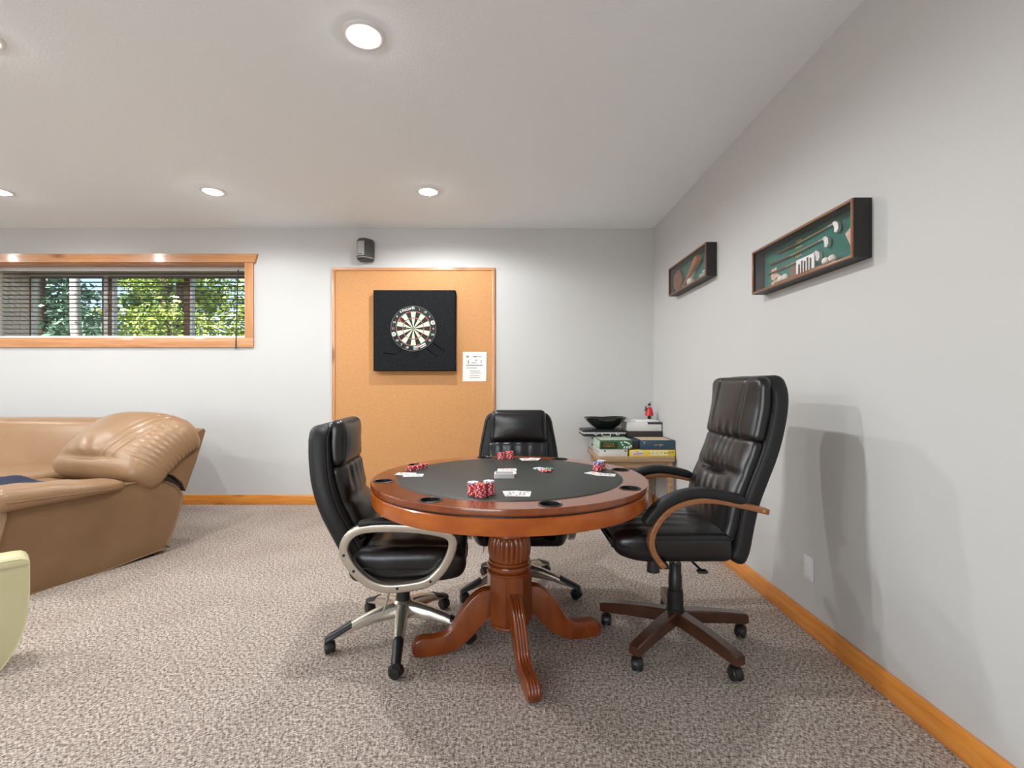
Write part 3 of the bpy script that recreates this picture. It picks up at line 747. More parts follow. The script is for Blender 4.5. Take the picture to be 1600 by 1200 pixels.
    for s in (-1, 1):
        bm = bmesh.new(); sweep_plane(bm, path, rrect(.0185, .020, .008, 3), y=s * .278, closed=True); arm = finish(bm, 'armrest', 'silver', t, ang=60)
        bm = bmesh.new()
        for (x, z) in ((-.195, .49), (-.155, .425), (.02, .349), (.155, .374)):
            cyl(bm, (x, s * .290, z), (x, s * .2995, z), .006, n=12)
        finish(bm, 'screw_cap', 'blk_plastic', arm)
        pa = [(p.x, p.z) for p in catmull([(-.135, 0, .612), (-.05, 0, .622), (.07, 0, .616), (.17, 0, .598)], 20)]
        bm = bmesh.new(); sweep_plane(bm, pa, rrect(.011, .028, .009, 3), y=s * .278, scale=lambda q: (1, .8 + .2 * math.sin(PI * q))); finish(bm, 'arm_pad', 'leather_side', arm, ang=60)
    return t
silver_chair('black leather office chair with silver loop arms, side on, left of the poker table', (-.497, 2.266, 0), math.radians(4), math.radians(277.5 - 4))
silver_chair('black leather office chair with silver base behind the poker table, facing the pedestal', (.062, 2.745, 0), math.radians(-90), math.radians(4))

def executive_chair():
    t = thing('executive_chair', 'tall black leather executive chair with curved wooden arms beside the white wall', 'chair', (.77, 2.22, 0), PI)
    b0 = math.radians(7.5 - 180)
    for i in range(5):
        a = b0 + i * 2 * PI / 5; ca, sa = math.cos(a), math.sin(a)
        bm = bmesh.new(); rings = []
        for (r, zt, zb, hw) in ((.02, .152, .095, .028), (.12, .145, .090, .027), (.24, .130, .080, .025), (.335, .115, .070, .024), (.352, .108, .072, .022)):
            P = [(-hw, zb), (-hw, zt - .006), (-hw + .005, zt), (hw - .005, zt), (hw, zt - .006), (hw, zb)]
            rings.append([Vector((r * ca - y * sa, r * sa + y * ca, z)) for y, z in P])
        loft(bm, rings); finish(bm, 'base_leg', 'wood_base', t, ang=30)
        caster(t, .325 * ca, .325 * sa, a + .7 + 2.1 * i, .073, .028)
    bm = bmesh.new(); lathe(bm, [(.042, .10), (.042, .155), (.037, .16), (.035, .24), (.030, .245), (.030, .31), (.027, .315), (.027, .365)], 28); finish(bm, 'column_cover', 'blk_plastic', t)
    bm = bmesh.new(); lathe(bm, [(.013, .36), (.013, .43)], 20); finish(bm, 'gas_lift', 'chrome', t)
    bm = bmesh.new(); box(bm, -.14, .16, -.11, .11, .42, .455, .01); finish(bm, 'tilt_mechanism', 'blk_plastic', t)
    bm = bmesh.new(); cyl(bm, (.15, .16, .385), (.15, .16, .45), .027, .023, 20); finish(bm, 'tension_knob', 'blk_plastic', t)
    bm = bmesh.new(); cyl(bm, (-.02, .10, .425), (-.03, .23, .415), .005, n=8); box(bm, -.05, -.01, .22, .25, .408, .420, .004); finish(bm, 'lever', 'blk_plastic', t)
    SL, SW, ST = .50, .50, .125
    def seat_fn(x, y, z):
        u = x / SL; v = y / SW * 2 - 1; zz = .448 + z
        if z > .06:
            zz += .022 * (1 - v * v) * math.sin(PI * min(1, .15 + u * .85)) + .004 * math.sin(v * 22 + 3 * u) * g(u - .55, .35) * (1 - v ** 4)
            zz -= .006 * g(abs(v) - .86, .04)
        zz += (.035 * max(0, (u - .7) / .3) ** 2 if z < .06 else -.015 * max(0, (u - .75) / .25) ** 2)
        zz += .018 * (1 - u) * 0
        return Vector((x - .165, v * SW / 2 * (1 - .10 * max(0, (u - .7) / .3) ** 2), zz))
    bm = bmesh.new(); pad(bm, SL, SW, ST, .04, 26, 26, 3, seat_fn); finish(bm, 'seat', 'leather', t, ang=80)
    bm = bmesh.new()
    for s in (-1, 1): cyl(bm, (-.15, s * .249, .549), (.22, s * .249, .549), .0035, n=6)
    finish(bm, 'seat_piping', 'leather_side', t)
    bp = [(-.165, .448), (-.188, .50), (-.205, .60), (-.226, .70), (-.262, .80), (-.300, .90), (-.328, 1.0), (-.346, 1.10), (-.345, 1.17), (-.335, 1.222)]
    wd = lambda s: .97 + .05 * math.sin(PI * s) - .16 * max(0, (s - .90) / .10) ** 2
    bm = bmesh.new(); curve_pad(bm, bp, .50, .075, .03, 30, 16, 2, width=wd, off=-.008); finish(bm, 'backrest', 'leather_side', t, ang=80)
    # padded front in two quilted sections
    hd = [(-.302, .935), (-.318, 1.0), (-.333, 1.08), (-.336, 1.15), (-.334, 1.222)]
    def bul_h(s, v):
        return .030 * (1 - abs(v) ** 3) * math.sin(PI * min(1, .22 + s * .8)) - .007 * g(abs(v) - .52, .03) + .0035 * math.sin(v * 21) * g(s, .18) * (1 - v * v)
    bm = bmesh.new(); curve_pad(bm, hd, .475, .055, .025, 26, 40, 2, off=.040, bulge=bul_h, width=lambda s: 1.02 - .12 * max(0, (s - .85) / .15) ** 2); finish(bm, 'head_cushion', 'leather', t, ang=80)
    lm = [(-.175, .52), (-.200, .60), (-.222, .70), (-.258, .80), (-.288, .875), (-.306, .945)]
    def bul_l(s, v):
        b = .030 * (1 - abs(v) ** 3) * (.35 + .65 * abs(math.cos(PI * (s - .5) * 1.05)) ** .6)
        b -= .030 * g(s - .60 - .03 * v * v, .032) * g(v, .60) + .014 * g(s - .60, .10) * g(v, .75)
        b += .0050 * math.sin(v * 30 + 2 * math.sin(s * 9)) * g(s - .83, .16) * g(v, .6)
        b += .0055 * math.sin(v * 24 + s * 14) * g(s - .42, .15) * g(v, .7)
        return b
    bm = bmesh.new(); curve_pad(bm, lm, .475, .055, .025, 44, 48, 2, off=.036, bulge=bul_l); finish(bm, 'lumbar_cushion', 'leather', t, ang=80)
    for s in (-1, 1):
        bm = bmesh.new(); c = Curve2(bp[1:]); P = []
        for q in range(51):
            p, nn = c.at(c.L * q / 50); P.append(p + nn * .028 + Vector((0, s * (.25 * wd(.07 + .93 * q / 50) + .0005), 0)))
        for a, b in zip(P, P[1:]): cyl(bm, a, b, .003, n=6)
        finish(bm, 'piping', 'leather', t)
        # bentwood arm
        ap = [(-.272, .674), (-.19, .694), (-.066, .718), (.029, .716), (.115, .684), (.170, .628), (.196, .560), (.184, .503), (.146, .452)]
        path = [(p.x, p.z) for p in catmull([(a, 0, b) for a, b in ap], 48)]
        bm = bmesh.new(); sweep_plane(bm, path, rrect(.0115, .024, .004, 2), y=s * .277); arm = finish(bm, 'arm_frame', 'wood_arm', t, ang=50)
        pp_ = [(-.185, .715), (-.10, .736), (-.01, .748), (.07, .738), (.145, .704), (.195, .655), (.217, .618)]
        path = [(p.x, p.z) for p in catmull([(a, 0, b) for a, b in pp_], 36)]
        bm = bmesh.new(); sweep_plane(bm, path, rrect(.021, .030, .016, 4), y=s * .277, scale=lambda q: (max(.35, min(1, 10 * q + .35, 10 * (1 - q) + .45)), max(.6, min(1, 9 * q + .6, 9 * (1 - q) + .6)))); finish(bm, 'arm_pad', 'leather_side', arm, ang=60)
        bm = bmesh.new(); cyl(bm, (-.250, s * .300, .680), (-.250, s * .303, .680), .006, n=12); cyl(bm, (.160, s * .300, .470), (.160, s * .303, .470), .006, n=12); finish(bm, 'screw', 'brass', arm)
        bm = bmesh.new(); box(bm, .12, .16, min(s * .12, s * .285), max(s * .12, s * .285), .440, .455, .003); finish(bm, 'arm_bracket', 'blk_plastic', t)
    return t
executive_chair()

# ------------------------------------------------------------------ chips and cards on the poker table
FZ = TZ + .0031
CHR, CHH = .0208, .0033
def chip_mesh(name, main, spot):
    bm = bmesh.new(); n = 24
    rg = lambda r, z: [bm.verts.new((r * math.cos(2 * PI * i / n), r * math.sin(2 * PI * i / n), z)) for i in range(n)]
    A, B, C, E = rg(CHR - .0004, 0), rg(CHR, .0005), rg(CHR, CHH - .0005), rg(CHR - .0004, CHH - .00005)
    T = rg(CHR * .62, CHH - .00005); 
    for i in range(n):
        j = (i + 1) % n; mi = 1 if i % 4 == 0 else 0
        for P, Q in ((A, B), (B, C), (C, E), (E, T)):
            bm.faces.new((P[i], P[j], Q[j], Q[i])).material_index = mi
    bm.faces.new(T).material_index = 0; bm.faces.new(list(reversed(A))).material_index = 0
    me = D.meshes.new(name); bm.to_mesh(me); bm.free()
    for m in (main, spot): me.materials.append(M[m])
    return me
CHIP = {'r': chip_mesh('poker_chip_red', 'chip_red', 'chip_white'), 'b': chip_mesh('poker_chip_blue', 'chip_blue', 'chip_white'),
        'w': chip_mesh('poker_chip_white', 'chip_white', 'chip_blue'), 'g': chip_mesh('poker_chip_green', 'chip_green', 'chip_white')}
CN = {'r': 'red and white', 'b': 'blue and white', 'w': 'white', 'g': 'green and white'}
def chip(kind, x, y, z, label, group, rx=0):
    o = D.objects.new('poker_chip', CHIP[kind]); COL.objects.link(o); o.location = (x, y, z); o.rotation_euler = (rx, 0, random.random() * 6.28)
    tag(o, label, 'poker chip', group)
def stack(x, y, kinds, where, jit=.0008):
    for i, kd in enumerate(kinds):
        chip(kd, x + random.uniform(-jit, jit), y + random.uniform(-jit, jit), FZ + i * (CHH + .00008), CN[kd] + ' poker chip in the ' + where, 'poker chips, ' + where)
stack(-.132, 1.790, 'r' * 12 + 'bw', 'tall stack topped blue and white')
stack(-.102, 1.757, 'r' * 14, 'all-red tall stack nearest the rim')
stack(-.073, 1.795, 'r' * 13 + 'ww', 'tall stack topped by two white chips')
stack(.427, 2.306, 'r' * 9 + 'bb', 'stack topped blue near the executive chair')
stack(.452, 2.345, 'r' * 10 + 'bw', 'stack topped white near the executive chair')
stack(-.040, 2.668, 'r' * 10, 'shorter stack facing the far chair')
stack(.007, 2.676, 'r' * 12, 'taller stack facing the far chair')
stack(-.470, 2.296, 'r' * 6, 'low stack next to the loose cards')
stack(-.438, 2.326, 'r' * 6, 'low middle stack of three')
stack(-.420, 2.372, 'r' * 6, 'low stack farthest from the loose cards')
for i, (kd, x, y, l) in enumerate((('w', .140, 2.345, 0), ('w', .160, 2.318, 0), ('g', .187, 2.340, 0), ('g', .195, 2.315, 1), ('r', .165, 2.275, 0), ('r', .182, 2.262, 1), ('w', .150, 2.330, 1))):
    chip(kd, x, y, FZ + l * (CHH + .0004), CN[kd] + ' poker chip lying loose in the pot at the table centre', CN[kd] + ' chips in the pot')
CW, CHT = .063, .088
def card_mesh():
    bm = bmesh.new(); loft(bm, [[(p[0], p[1], z) for p in rrect(CW / 2, CHT / 2, .004, 3)] for z in (0, .0006)])
    return bm
def card(x, y, rz, z, label, group, face='ink'):
    t = finish(card_mesh(), 'playing_card', 'paper', None, loc=(x, y, FZ + z), rot=(0, 0, rz)); tag(t, label, 'playing card', group)
    bm = bmesh.new()
    for s in (-1, 1):
        box(bm, -CW * .36 if s < 0 else CW * .24, -CW * .24 if s < 0 else CW * .36, s * CHT * .34 - .006, s * CHT * .34 + .006, .00055, .0008)
    for (u, v) in ((-.12, .22), (.12, .22), (-.12, 0), (.12, 0), (-.12, -.22), (.12, -.22)):
        box(bm, CW * u - .004, CW * u + .004, CHT * v - .006, CHT * v + .006, .00055, .0008)
    finish(bm, 'pips', face, t)
def pairlab(w): return 'white playing card ' + w
card(.000 + px(800, 1.80), 1.805, .12, 0, pairlab('left of the pair by the three tall chip stacks'), 'pair of cards near the foremost chip stacks')
card(px(816, 1.80), 1.795, -.10, .0009, pairlab('right of the pair by the three tall chip stacks'), 'pair of cards near the foremost chip stacks')
card(px(634, 2.21), 2.205, 1.45, 0, pairlab('under another, below the row of low chip stacks'), 'pair of cards beside the left chair')
card(px(647, 2.18), 2.165, 1.66, .0009, pairlab('on top, below the row of low chip stacks'), 'pair of cards beside the left chair')
card(px(931, 2.21), 2.215, .75, 0, pairlab('under another, below the blue-topped chip stacks'), 'pair of cards beside the executive chair', 'red')
card(px(946, 2.18), 2.180, 1.25, .0009, pairlab('on top, below the blue-topped chip stacks'), 'pair of cards beside the executive chair')
card(px(822, 2.66), 2.645, .2, 0, pairlab('left of the pair in front of the far chair'), 'pair of cards in front of the far chair', 'red')
card(px(834, 2.66), 2.650, -.25, .0009, pairlab('right of the pair in front of the far chair'), 'pair of cards in front of the far chair', 'red')
for i, (y, off, f) in enumerate(((2.222, .000, 'red'), (2.300, .003, 'red'))):
    for q in range(3): card(px(790.5, y) + off + q * .002, y + q * .003, PI / 2 + .03 * (q - 1), q * .0009, 'white playing card in the %s short pile behind the deck' % ('nearer', 'farther')[i], 'cards in the %s pile behind the deck' % ('nearer', 'farther')[i], f)
dk = thing('card_deck', 'squared deck of white playing cards at the table centre', 'card deck', (px(788, 2.13), 2.130, FZ), PI / 2)
bm = bmesh.new()
for q in range(12):
    z = q * .0016; dx, dy = random.uniform(-.0006, .0006), random.uniform(-.0006, .0006)
    loft(bm, [[(p[0] + dx, p[1] + dy, zz) for p in rrect(CW / 2, CHT / 2, .004, 3)] for zz in (z, z + .0014)])
finish(bm, 'cards', 'paper', dk)
bm = bmesh.new(); loft(bm, [[(p[0], p[1], zz) for p in rrect(CW / 2 - .006, CHT / 2 - .006, .003, 3)] for zz in (.0189, .0194)]); finish(bm, 'top_print', 'ink', dk)

# ------------------------------------------------------------------ shadow boxes on the right wall
def shadow_box(label, y_far, y_near, z0, z1):
    Lx = y_far - y_near; H = z1 - z0; Dp = .078
    t = thing('shadow_box', label, 'shadow box', (XR, y_far, z0), -PI / 2)
    th = .010
    bm = bmesh.new()
    box(bm, 0, Lx, -Dp + .006, -.0005, 0, th); box(bm, 0, Lx, -Dp + .006, -.0005, H - th, H)
    box(bm, 0, th, -Dp + .006, -.0005, th, H - th); box(bm, Lx - th, Lx, -Dp + .006, -.0005, th, H - th)
    finish(bm, 'case', 'black_paint', t, smooth=False)
    bx('backing', 'shadow_green', t, th, Lx - th, -.010, -.001, th, H - th)
    fw = .013
    for (a, b, c, d) in ((0, Lx, 0, fw), (0, Lx, H - fw, H), (0, fw, fw, H - fw), (Lx - fw, Lx, fw, H - fw)):
        bx('moulding', 'frame_brown', t, a, b, -Dp, -Dp + .006, c, d, .002)
    bm = bmesh.new()
    for (a, b, c, d) in ((.004, Lx - .004, .004, .007), (.004, Lx - .004, H - .007, H - .004), (.004, .007, .007, H - .007), (Lx - .007, Lx - .004, .007, H - .007)): box(bm, a, b, -Dp - .0015, -Dp + .001, c, d)
    finish(bm, 'gilt_line', 'frame_edge', t)
    bx('pane', 'boxglass', t, fw, Lx - fw, -Dp + .007, -Dp + .009, fw, H - fw)
    return t
gb = shadow_box('long black shadow box of golf clubs and balls on green backing', 2.70, 1.91, 1.691, 1.929)
def club(x0, x1, z, zt, par):
    bm = bmesh.new(); cyl(bm, (x0, -.022, z), (x0 + (x1 - x0) * .4, -.022, z), .0042, .0038, 10); finish(bm, 'club_grip', 'frame_brown', par)
    bm = bmesh.new(); cyl(bm, (x0 + (x1 - x0) * .4, -.022, z), (x1 - .04, -.022, zt), .0034, .003, 10); finish(bm, 'club_shaft', 'shaft', par)
    bm = bmesh.new(); cyl(bm, (x1 - .045, -.022, zt), (x1, -.022, zt + .002), .0034, .0042, 10)
    P = [(x1 - .004, zt + .006), (x1 + .012, zt + .006), (x1 + .030, zt - .008), (x1 + .034, zt - .030), (x1 + .022, zt - .046), (x1 + .006, zt - .040), (x1 + .006, zt - .018), (x1 - .004, zt - .004)]
    loft(bm, [[(a, y, b) for a, b in P] for y in (-.030, -.016)])
    finish(bm, 'club_head', 'case_silver', par)
club(.15, .605, .190, .198, gb); club(.09, .540, .146, .152, gb); club(.07, .480, .100, .106, gb)
bm = bmesh.new()
for (x, z) in ((.30, .172), (.30, .128), (.30, .205)): box(bm, x, x + .05, -.0115, -.0095, z, z + .006)
finish(bm, 'name_plate', 'brass', gb)
for x in (.215, .255, .565, .610):
    bm = bmesh.new(); bmesh.ops.create_uvsphere(bm, u_segments=18, v_segments=12, radius=.0165, matrix=Matrix.Translation((x, -.036, .0105 + .0175 + .016))); finish(bm, 'golf_ball', 'ivory', gb)
bx('ledge', 'frame_brown', gb, .19, .66, -.058, -.011, .0105, .0265)
bx('picture', 'paper', gb, .335, .475, -.030, -.026, .027, .105)
bm = bmesh.new()
for i, h in enumerate((.05, .062, .055, .066, .058)): box(bm, .355 + i * .022, .366 + i * .022, -.0315, -.0295, .031, .031 + h)
finish(bm, 'picture_figures', 'ink_dark', gb)
bx('picture_edge', 'frame_brown', gb, .285, .335, -.030, -.026, .027, .085)
def poly(name, mat, par, pts, y0, y1):
    bm = bmesh.new(); loft(bm, [[(a, y, b) for a, b in pts] for y in (y0, y1)]); return finish(bm, name, mat, par)
poly('map_print', 'map_pink', gb, [(.08, .12), (.13, .125), (.13, .09), (.16, .075), (.10, .06), (.08, .07)], -.0105, -.0125)
poly('map_print', 'map_pink', gb, [(.08, .022), (.17, .022), (.175, .06), (.12, .058), (.08, .05)], -.0105, -.0125)
poly('map_print', 'map_pink', gb, [(.655, .135), (.69, .155), (.76, .145), (.76, .02), (.70, .02), (.685, .08)], -.0105, -.0125)
bbx = shadow_box('black shadow box of baseball bat and mitt hung near the room corner', 4.106, 3.332, 1.943, 2.178)
def bat(par):
    p0, p1 = Vector((.24, -.042, .032)), Vector((.57, -.042, .190)); bm = bmesh.new(); d = (p1 - p0); dn = d.normalized(); a = Vector((0, 1, 0)); b = dn.cross(a)
    rings = []
    for (t, r) in ((0, .012), (.02, .013), (.03, .008), (.3, .010), (.55, .019), (.78, .027), (.94, .029), (.985, .022), (1, .010)):
        rings.append([p0 + d * t + a * (r * math.cos(2 * PI * i / 16)) + b * (r * math.sin(2 * PI * i / 16)) for i in range(16)])
    loft(bm, rings); finish(bm, 'bat', 'bat', par)
bat(bbx)
def mitt(x, y, z):
    u = (x - .11) / .11; v = (z - .11) / .095
    return Vector((x, y, z))
bm = bmesh.new()
rg = []
for (s, y) in ((.75, -.011), (1, -.020), (1, -.035), (.85, -.048), (.45, -.052), (.2, -.040)):
    rg.append([(.105 + s * .082 * math.cos(2 * PI * i / 28) * (1 + .05 * math.cos(5 * 2 * PI * i / 28)), y, .112 + s * .085 * math.sin(2 * PI * i / 28) * (1 + .06 * math.cos(5 * 2 * PI * i / 28))) for i in range(28)])
loft(bm, rg); finish(bm, 'mitt', 'mitt', bbx)
poly('team_card', 'tan_print', bbx, [(.27, .10), (.36, .17), (.42, .16), (.40, .09), (.31, .045)], -.0105, -.0125)
poly('team_card', 'tan_print', bbx, [(.63, .02), (.75, .02), (.75, .12), (.70, .10), (.63, .075)], -.0105, -.0125)
bm = bmesh.new()
for i in range(4): box(bm, .44 + i * .006, .53 - i * .012, -.0115, -.0095, .20 - i * .016, .208 - i * .016)
box(bm, .55, .62, -.0115, -.0095, .078, .088)
finish(bm, 'name_plate', 'ivory', bbx)
bm = bmesh.new(); bmesh.ops.create_uvsphere(bm, u_segments=18, v_segments=12, radius=.030, matrix=Matrix.Translation((.40, -.040, .0415))); finish(bm, 'baseball', 'ivory', bbx)
bx('photo_print', 'box_green_lt', bbx, .50, .60, -.016, -.0105, .02, .07)

# outlet
oy = F * XR / (1264.5 - VX)
ot = thing('wall_outlet', 'beige two-socket electrical outlet plate low on the right wall', 'outlet', (XR, oy, .306), -PI / 2)
bx('cover_plate', 'offwhite', ot, -.035, .035, -.006, -.0005, -.057, .057, .002)
for zz in (.019, -.019):
    bm = bmesh.new(); loft(bm, [[(p[0], y, zz + p[1]) for p in rrect(.0165, .0145, .008, 4)] for y in (-.0055, -.0075)]); so = finish(bm, 'socket', 'white', ot)
    bm = bmesh.new(); box(bm, -.007, -.005, -.0079, -.0070, zz, zz + .008); box(bm, .005, .007, -.0079, -.0070, zz + .001, zz + .007); cyl(bm, (0, -.0079, zz - .007), (0, -.0070, zz - .007), .0022, n=10); finish(bm, 'slot', 'ink_dark', so)

# ------------------------------------------------------------------ corner table with games
SX0, SX1, SY0, SY1, SZ = .782, XR - .002, 4.107, YB - BT - .003, .573
st = thing('side_table', 'low oak side table in the room corner carrying board games', 'side table', ((SX0 + SX1) / 2, (SY0 + SY1) / 2, 0))
hx, hy = (SX1 - SX0) / 2, (SY1 - SY0) / 2
bx('table_top', 'oak', st, -hx, hx - .02, -hy, hy, SZ - .042, SZ, .003)
for sx in (-1, 1):
    for sy in (-1, 1):
        x = sx * (hx - .05); y = sy * (hy - .04); bx('leg', 'oak', st, x - .02, x + .02, y - .02, y + .02, 0, SZ - .042, .003)
for sy in (-1, 1): bx('apron', 'oak', st, -hx + .05, hx - .05, sy * (hy - .04) - .009, sy * (hy - .04) + .009, SZ - .10, SZ - .042)
for sx in (-1, 1): bx('apron', 'oak', st, sx * (hx - .05) - .009, sx * (hx - .05) + .009, -hy + .05, hy - .05, SZ - .10, SZ - .042)
def crate(name, label, cat, mat, x0, x1, y0, y1, z0, z1, bev=.002, part='box_body', group=None):
    t = thing(name, label, cat, ((x0 + x1) / 2, (y0 + y1) / 2, z0), 0, group)
    bx(part, mat, t, -(x1 - x0) / 2, (x1 - x0) / 2, -(y1 - y0) / 2, (y1 - y0) / 2, 0, z1 - z0, bev)
    t['_h'] = 0; del t['_h']
    return t, (x1 - x0) / 2, (y1 - y0) / 2, z1 - z0
z1 = SZ + .061
t, a, b, h = crate('game_box', 'flat white game box under the green game box', 'game box', 'box_white', .787, 1.027, 4.145, 4.455, SZ, z1)
bm = bmesh.new()
for x in (-a + .045, a - .018): box(bm, x - .006, x + .006, -b - .0008, -b + .001, h - .022, h - .008)
finish(bm, 'corner_mark', 'ink_dark', t)
bx('side_label', 'case_silver', t, -a - .0008, -a + .001, -b + .01, b - .02, .008, h - .008)
z2 = z1 + .078
t, a, b, h = crate('game_box', 'green game box with white dominoes printed on it, on the white box', 'game box', 'box_green', .787, 1.068, 4.14, 4.46, z1, z2)
bx('title_panel', 'box_dark', t, -a + .010, a - .13, -b - .0008, -b + .001, .008, h - .016)
bm = bmesh.new()
for r_, (z, n_, x0, hh_) in enumerate(((.048, 7, -a + .035, .012), (.028, 8, -a + .028, .015))):
    for i in range(n_):
        x = x0 + i * .0135; box(bm, x, x + .0035, -b - .0016, -b, z - hh_ / 2, z + hh_ / 2); box(bm, x, x + .009, -b - .0016, -b, z + (hh_ / 2 - .003) * ((i + r_) % 2 * 2 - 1) - .0015, z + (hh_ / 2 - .003) * ((i + r_) % 2 * 2 - 1) + .0015)
finish(bm, 'title_lettering', 'yellow_ink', t)
bm = bmesh.new()
for (x, z, an, l) in ((.045, .058, .4, .016), (.055, .038, .7, .016), (.085, .060, -.3, .040), (.070, .017, 1.1, .022), (.092, .016, 1.4, .020), (.112, .018, 1.7, .020), (.128, .028, 2.0, .022), (.112, .048, -.4, .014)):
    u = Vector((math.cos(an), 0, math.sin(an))); v = Vector((-math.sin(an), 0, math.cos(an))); c = Vector((x, 0, z))
    loft(bm, [[c + u * l / 2 * s + v * .0065 * q + Vector((0, y, 0)) for s, q in ((-1, -1), (1, -1), (1, 1), (-1, 1))] for y in (-b - .0012, -b)])
finish(bm, 'domino_print', 'box_white', t)
bx('lid_print', 'box_green_lt', t, -a + .006, a - .006, -b + .006, b - .03, h - .001, h + .0006)
bx('lid_patch', 'map_pink', t, -a + .012, -a + .07, -b + .012, -b + .10, h - .001, h + .0012)
bx('side_label', 'box_green_lt', t, -a - .0008, -a + .001, -b + .01, b - .01, .006, h - .006)
t, a, b, h = crate('storage_case', 'silver metal case half hidden behind the green game box', 'case', 'case_silver', .795, 1.085, 4.475, 4.745, SZ, z2, .006, 'case_shell')
bm = bmesh.new()
for z in (.045, .105): box(bm, -a - .006, -a + .002, -b + .06, -b + .10, z, z + .016, .002)
finish(bm, 'latch', 'case_black', t)
# black case with silver band
t = thing('carry_case', 'black carrying case with silver band and latches below the black bowl', 'case', (.888, 4.57, z2 + .001))
a, b, h = .200, .15, .060
rl = lambda s, z: [(p[0], p[1], z) for p in rrect(a * s, b * s, .03 * s, 4)]
bm = bmesh.new(); loft(bm, [rl(.95, 0), rl(1, .006), rl(1, .026)]); finish(bm, 'case_shell', 'case_black', t)
bm = bmesh.new(); loft(bm, [rl(1.012, .026), rl(1.012, .040)]); finish(bm, 'metal_band', 'case_silver', t)
bm = bmesh.new(); loft(bm, [rl(1, .040), rl(1, .053), rl(.95, h)]); finish(bm, 'case_lid', 'case_black', t)
for x in (-.085, .115):
    bm = bmesh.new(); box(bm, x - .015, x + .015, -b - .009, -b, .014, .040, .003); la_ = finish(bm, 'latch', 'case_silver', t)
    bm = bmesh.new(); box(bm, x - .006, x + .006, -b - .0105, -b - .008, .024, .034, .001); finish(bm, 'latch_button', 'case_black', la_)
bm = bmesh.new(); P = [(x_, -b - y_, z_) for x_, y_, z_ in ((-.03, .002, .030), (-.027, .018, .014), (-.02, .022, .006), (.04, .022, .006), (.047, .018, .014), (.05, .002, .030))]
for p, q in zip(P, P[1:]): cyl(bm, p, q, .0045, n=8)
finish(bm, 'handle', 'case_silver', t)
zb = z2 + .001 + .060
t = thing('bowl', 'wide black glossy flared bowl on top of the black case', 'bowl', (.918, 4.57, zb))
bm = bmesh.new(); rg = []
def sqr(r, z, e, lift=0):
    o = []
    for i in range(48):
        a_ = 2 * PI * i / 48; c_, s_ = math.cos(a_), math.sin(a_)
        k_ = r / (abs(c_) ** e + abs(s_) ** e) ** (1 / e)
        o.append((k_ * c_, k_ * s_ * .72, z + lift * (abs(c_ * s_) * 2 - .4) + lift * .5 * c_))
    return o
for (r, z, e, l) in ((.05, 0, 2, 0), (.080, .001, 2, 0), (.100, .014, 2.2, 0), (.142, .046, 2.6, .002), (.176, .078, 3, .004), (.200, .106, 3.4, .006), (.197, .108, 3.4, .006), (.168, .078, 3, .004), (.12, .042, 2.4, 0), (.05, .012, 2, 0)): rg.append(sqr(r, z, e, l))
loft(bm, rg); finish(bm, 'bowl_shell', 'bowl', t, ang=50)
o = t.children[0]
# right hand pile
z1 = SZ + .055
t, a, b, h = crate('game_box', 'yellow game box with red logo at the bottom of its pile', 'game box', 'box_yellow', px(984, 4.14), XR - .008, 4.14, 4.48, SZ, z1)
bx('logo_patch', 'box_white', t, -a + .020, -a + .115, -b - .0008, -b + .001, .010, h - .008)
text_mesh('logo_lettering', 'The', .016, 'ink_red', t, (-a + .062, -b - .0014, h - .016), (PI / 2, 0, 0), shear=.2)
text_mesh('logo_lettering', 'Simpsons', .022, 'red', t, (-a + .068, -b - .0014, h - .032), (PI / 2, math.radians(-6), 0), shear=.2)
bx('pale_print', 'pale_yellow', t, -a + .17, a - .06, -b - .0008, -b + .001, .006, h - .006)
bm = bmesh.new()
for i in range(8): box(bm, .10 + i * .011, .108 + i * .011, -b - .0014, -b + .001, .022 + .0008 * i, .034 + .0016 * i)
for (x, z) in ((-.03, .020), (.0, .030), (.035, .022), (.075, .03), (-.005, .016)): box(bm, x, x + .007, -b - .0014, -b + .001, z, z + .010)
finish(bm, 'print_marks', 'yellow_ink', t)
bm = bmesh.new()
for z in (.020, .030): box(bm, -a + .18, -a + .245, -b - .0014, -b + .001, z, z + .003)
finish(bm, 'small_text', 'offwhite', t)
z2b = z1 + .083
t, a, b, h = crate('game_box', 'navy blue game box with gold emblem on the yellow box', 'game box', 'box_navy', px(1001, 4.15), XR - .008, 4.15, 4.415, z1, z2b)
bx('lid_panel', 'tan_card', t, -a + .008, a - .03, -b + .008, b - .008, h - .001, h + .0008)
bm = bmesh.new()
for (x, z, l, an) in ((-.018, .044, .024, .25), (.006, .046, .012, -.8), (.026, .046, .028, .1), (.042, .040, .014, 1.2), (-.012, .036, .014, .2), (.022, .034, .018, .2), (-.03, .038, .012, 1.0), (.016, .040, .010, -.9)):
    u = Vector((math.cos(an), 0, math.sin(an))); v = Vector((-math.sin(an), 0, math.cos(an))); c = Vector((x, 0, z))
    loft(bm, [[c + u * l / 2 * s + v * .0018 * q + Vector((0, y, 0)) for s, q in ((-1, -1), (1, -1), (1, 1), (-1, 1))] for y in (-b - .0012, -b)])
finish(bm, 'gold_emblem', 'gold_ink', t)
bm = bmesh.new(); box(bm, -a + .022, -a + .044, -b - .0012, -b, h - .020, h - .014); box(bm, -a + .030, -a + .036, -b - .0012, -b, h - .034, h - .020); finish(bm, 'corner_mark', 'ink', t)
crate('game_box', 'small black box standing between the green and navy game boxes', 'game box', 'ink_dark', 1.075, px(1001, 4.15) - .003, 4.19, 4.40, z1, z1 + .074)
zz = .757
crate('storage_box', 'tall dark brown box behind the navy game box', 'box', 'box_brown', 1.105, XR - .012, 4.49, 4.745, SZ, zz)
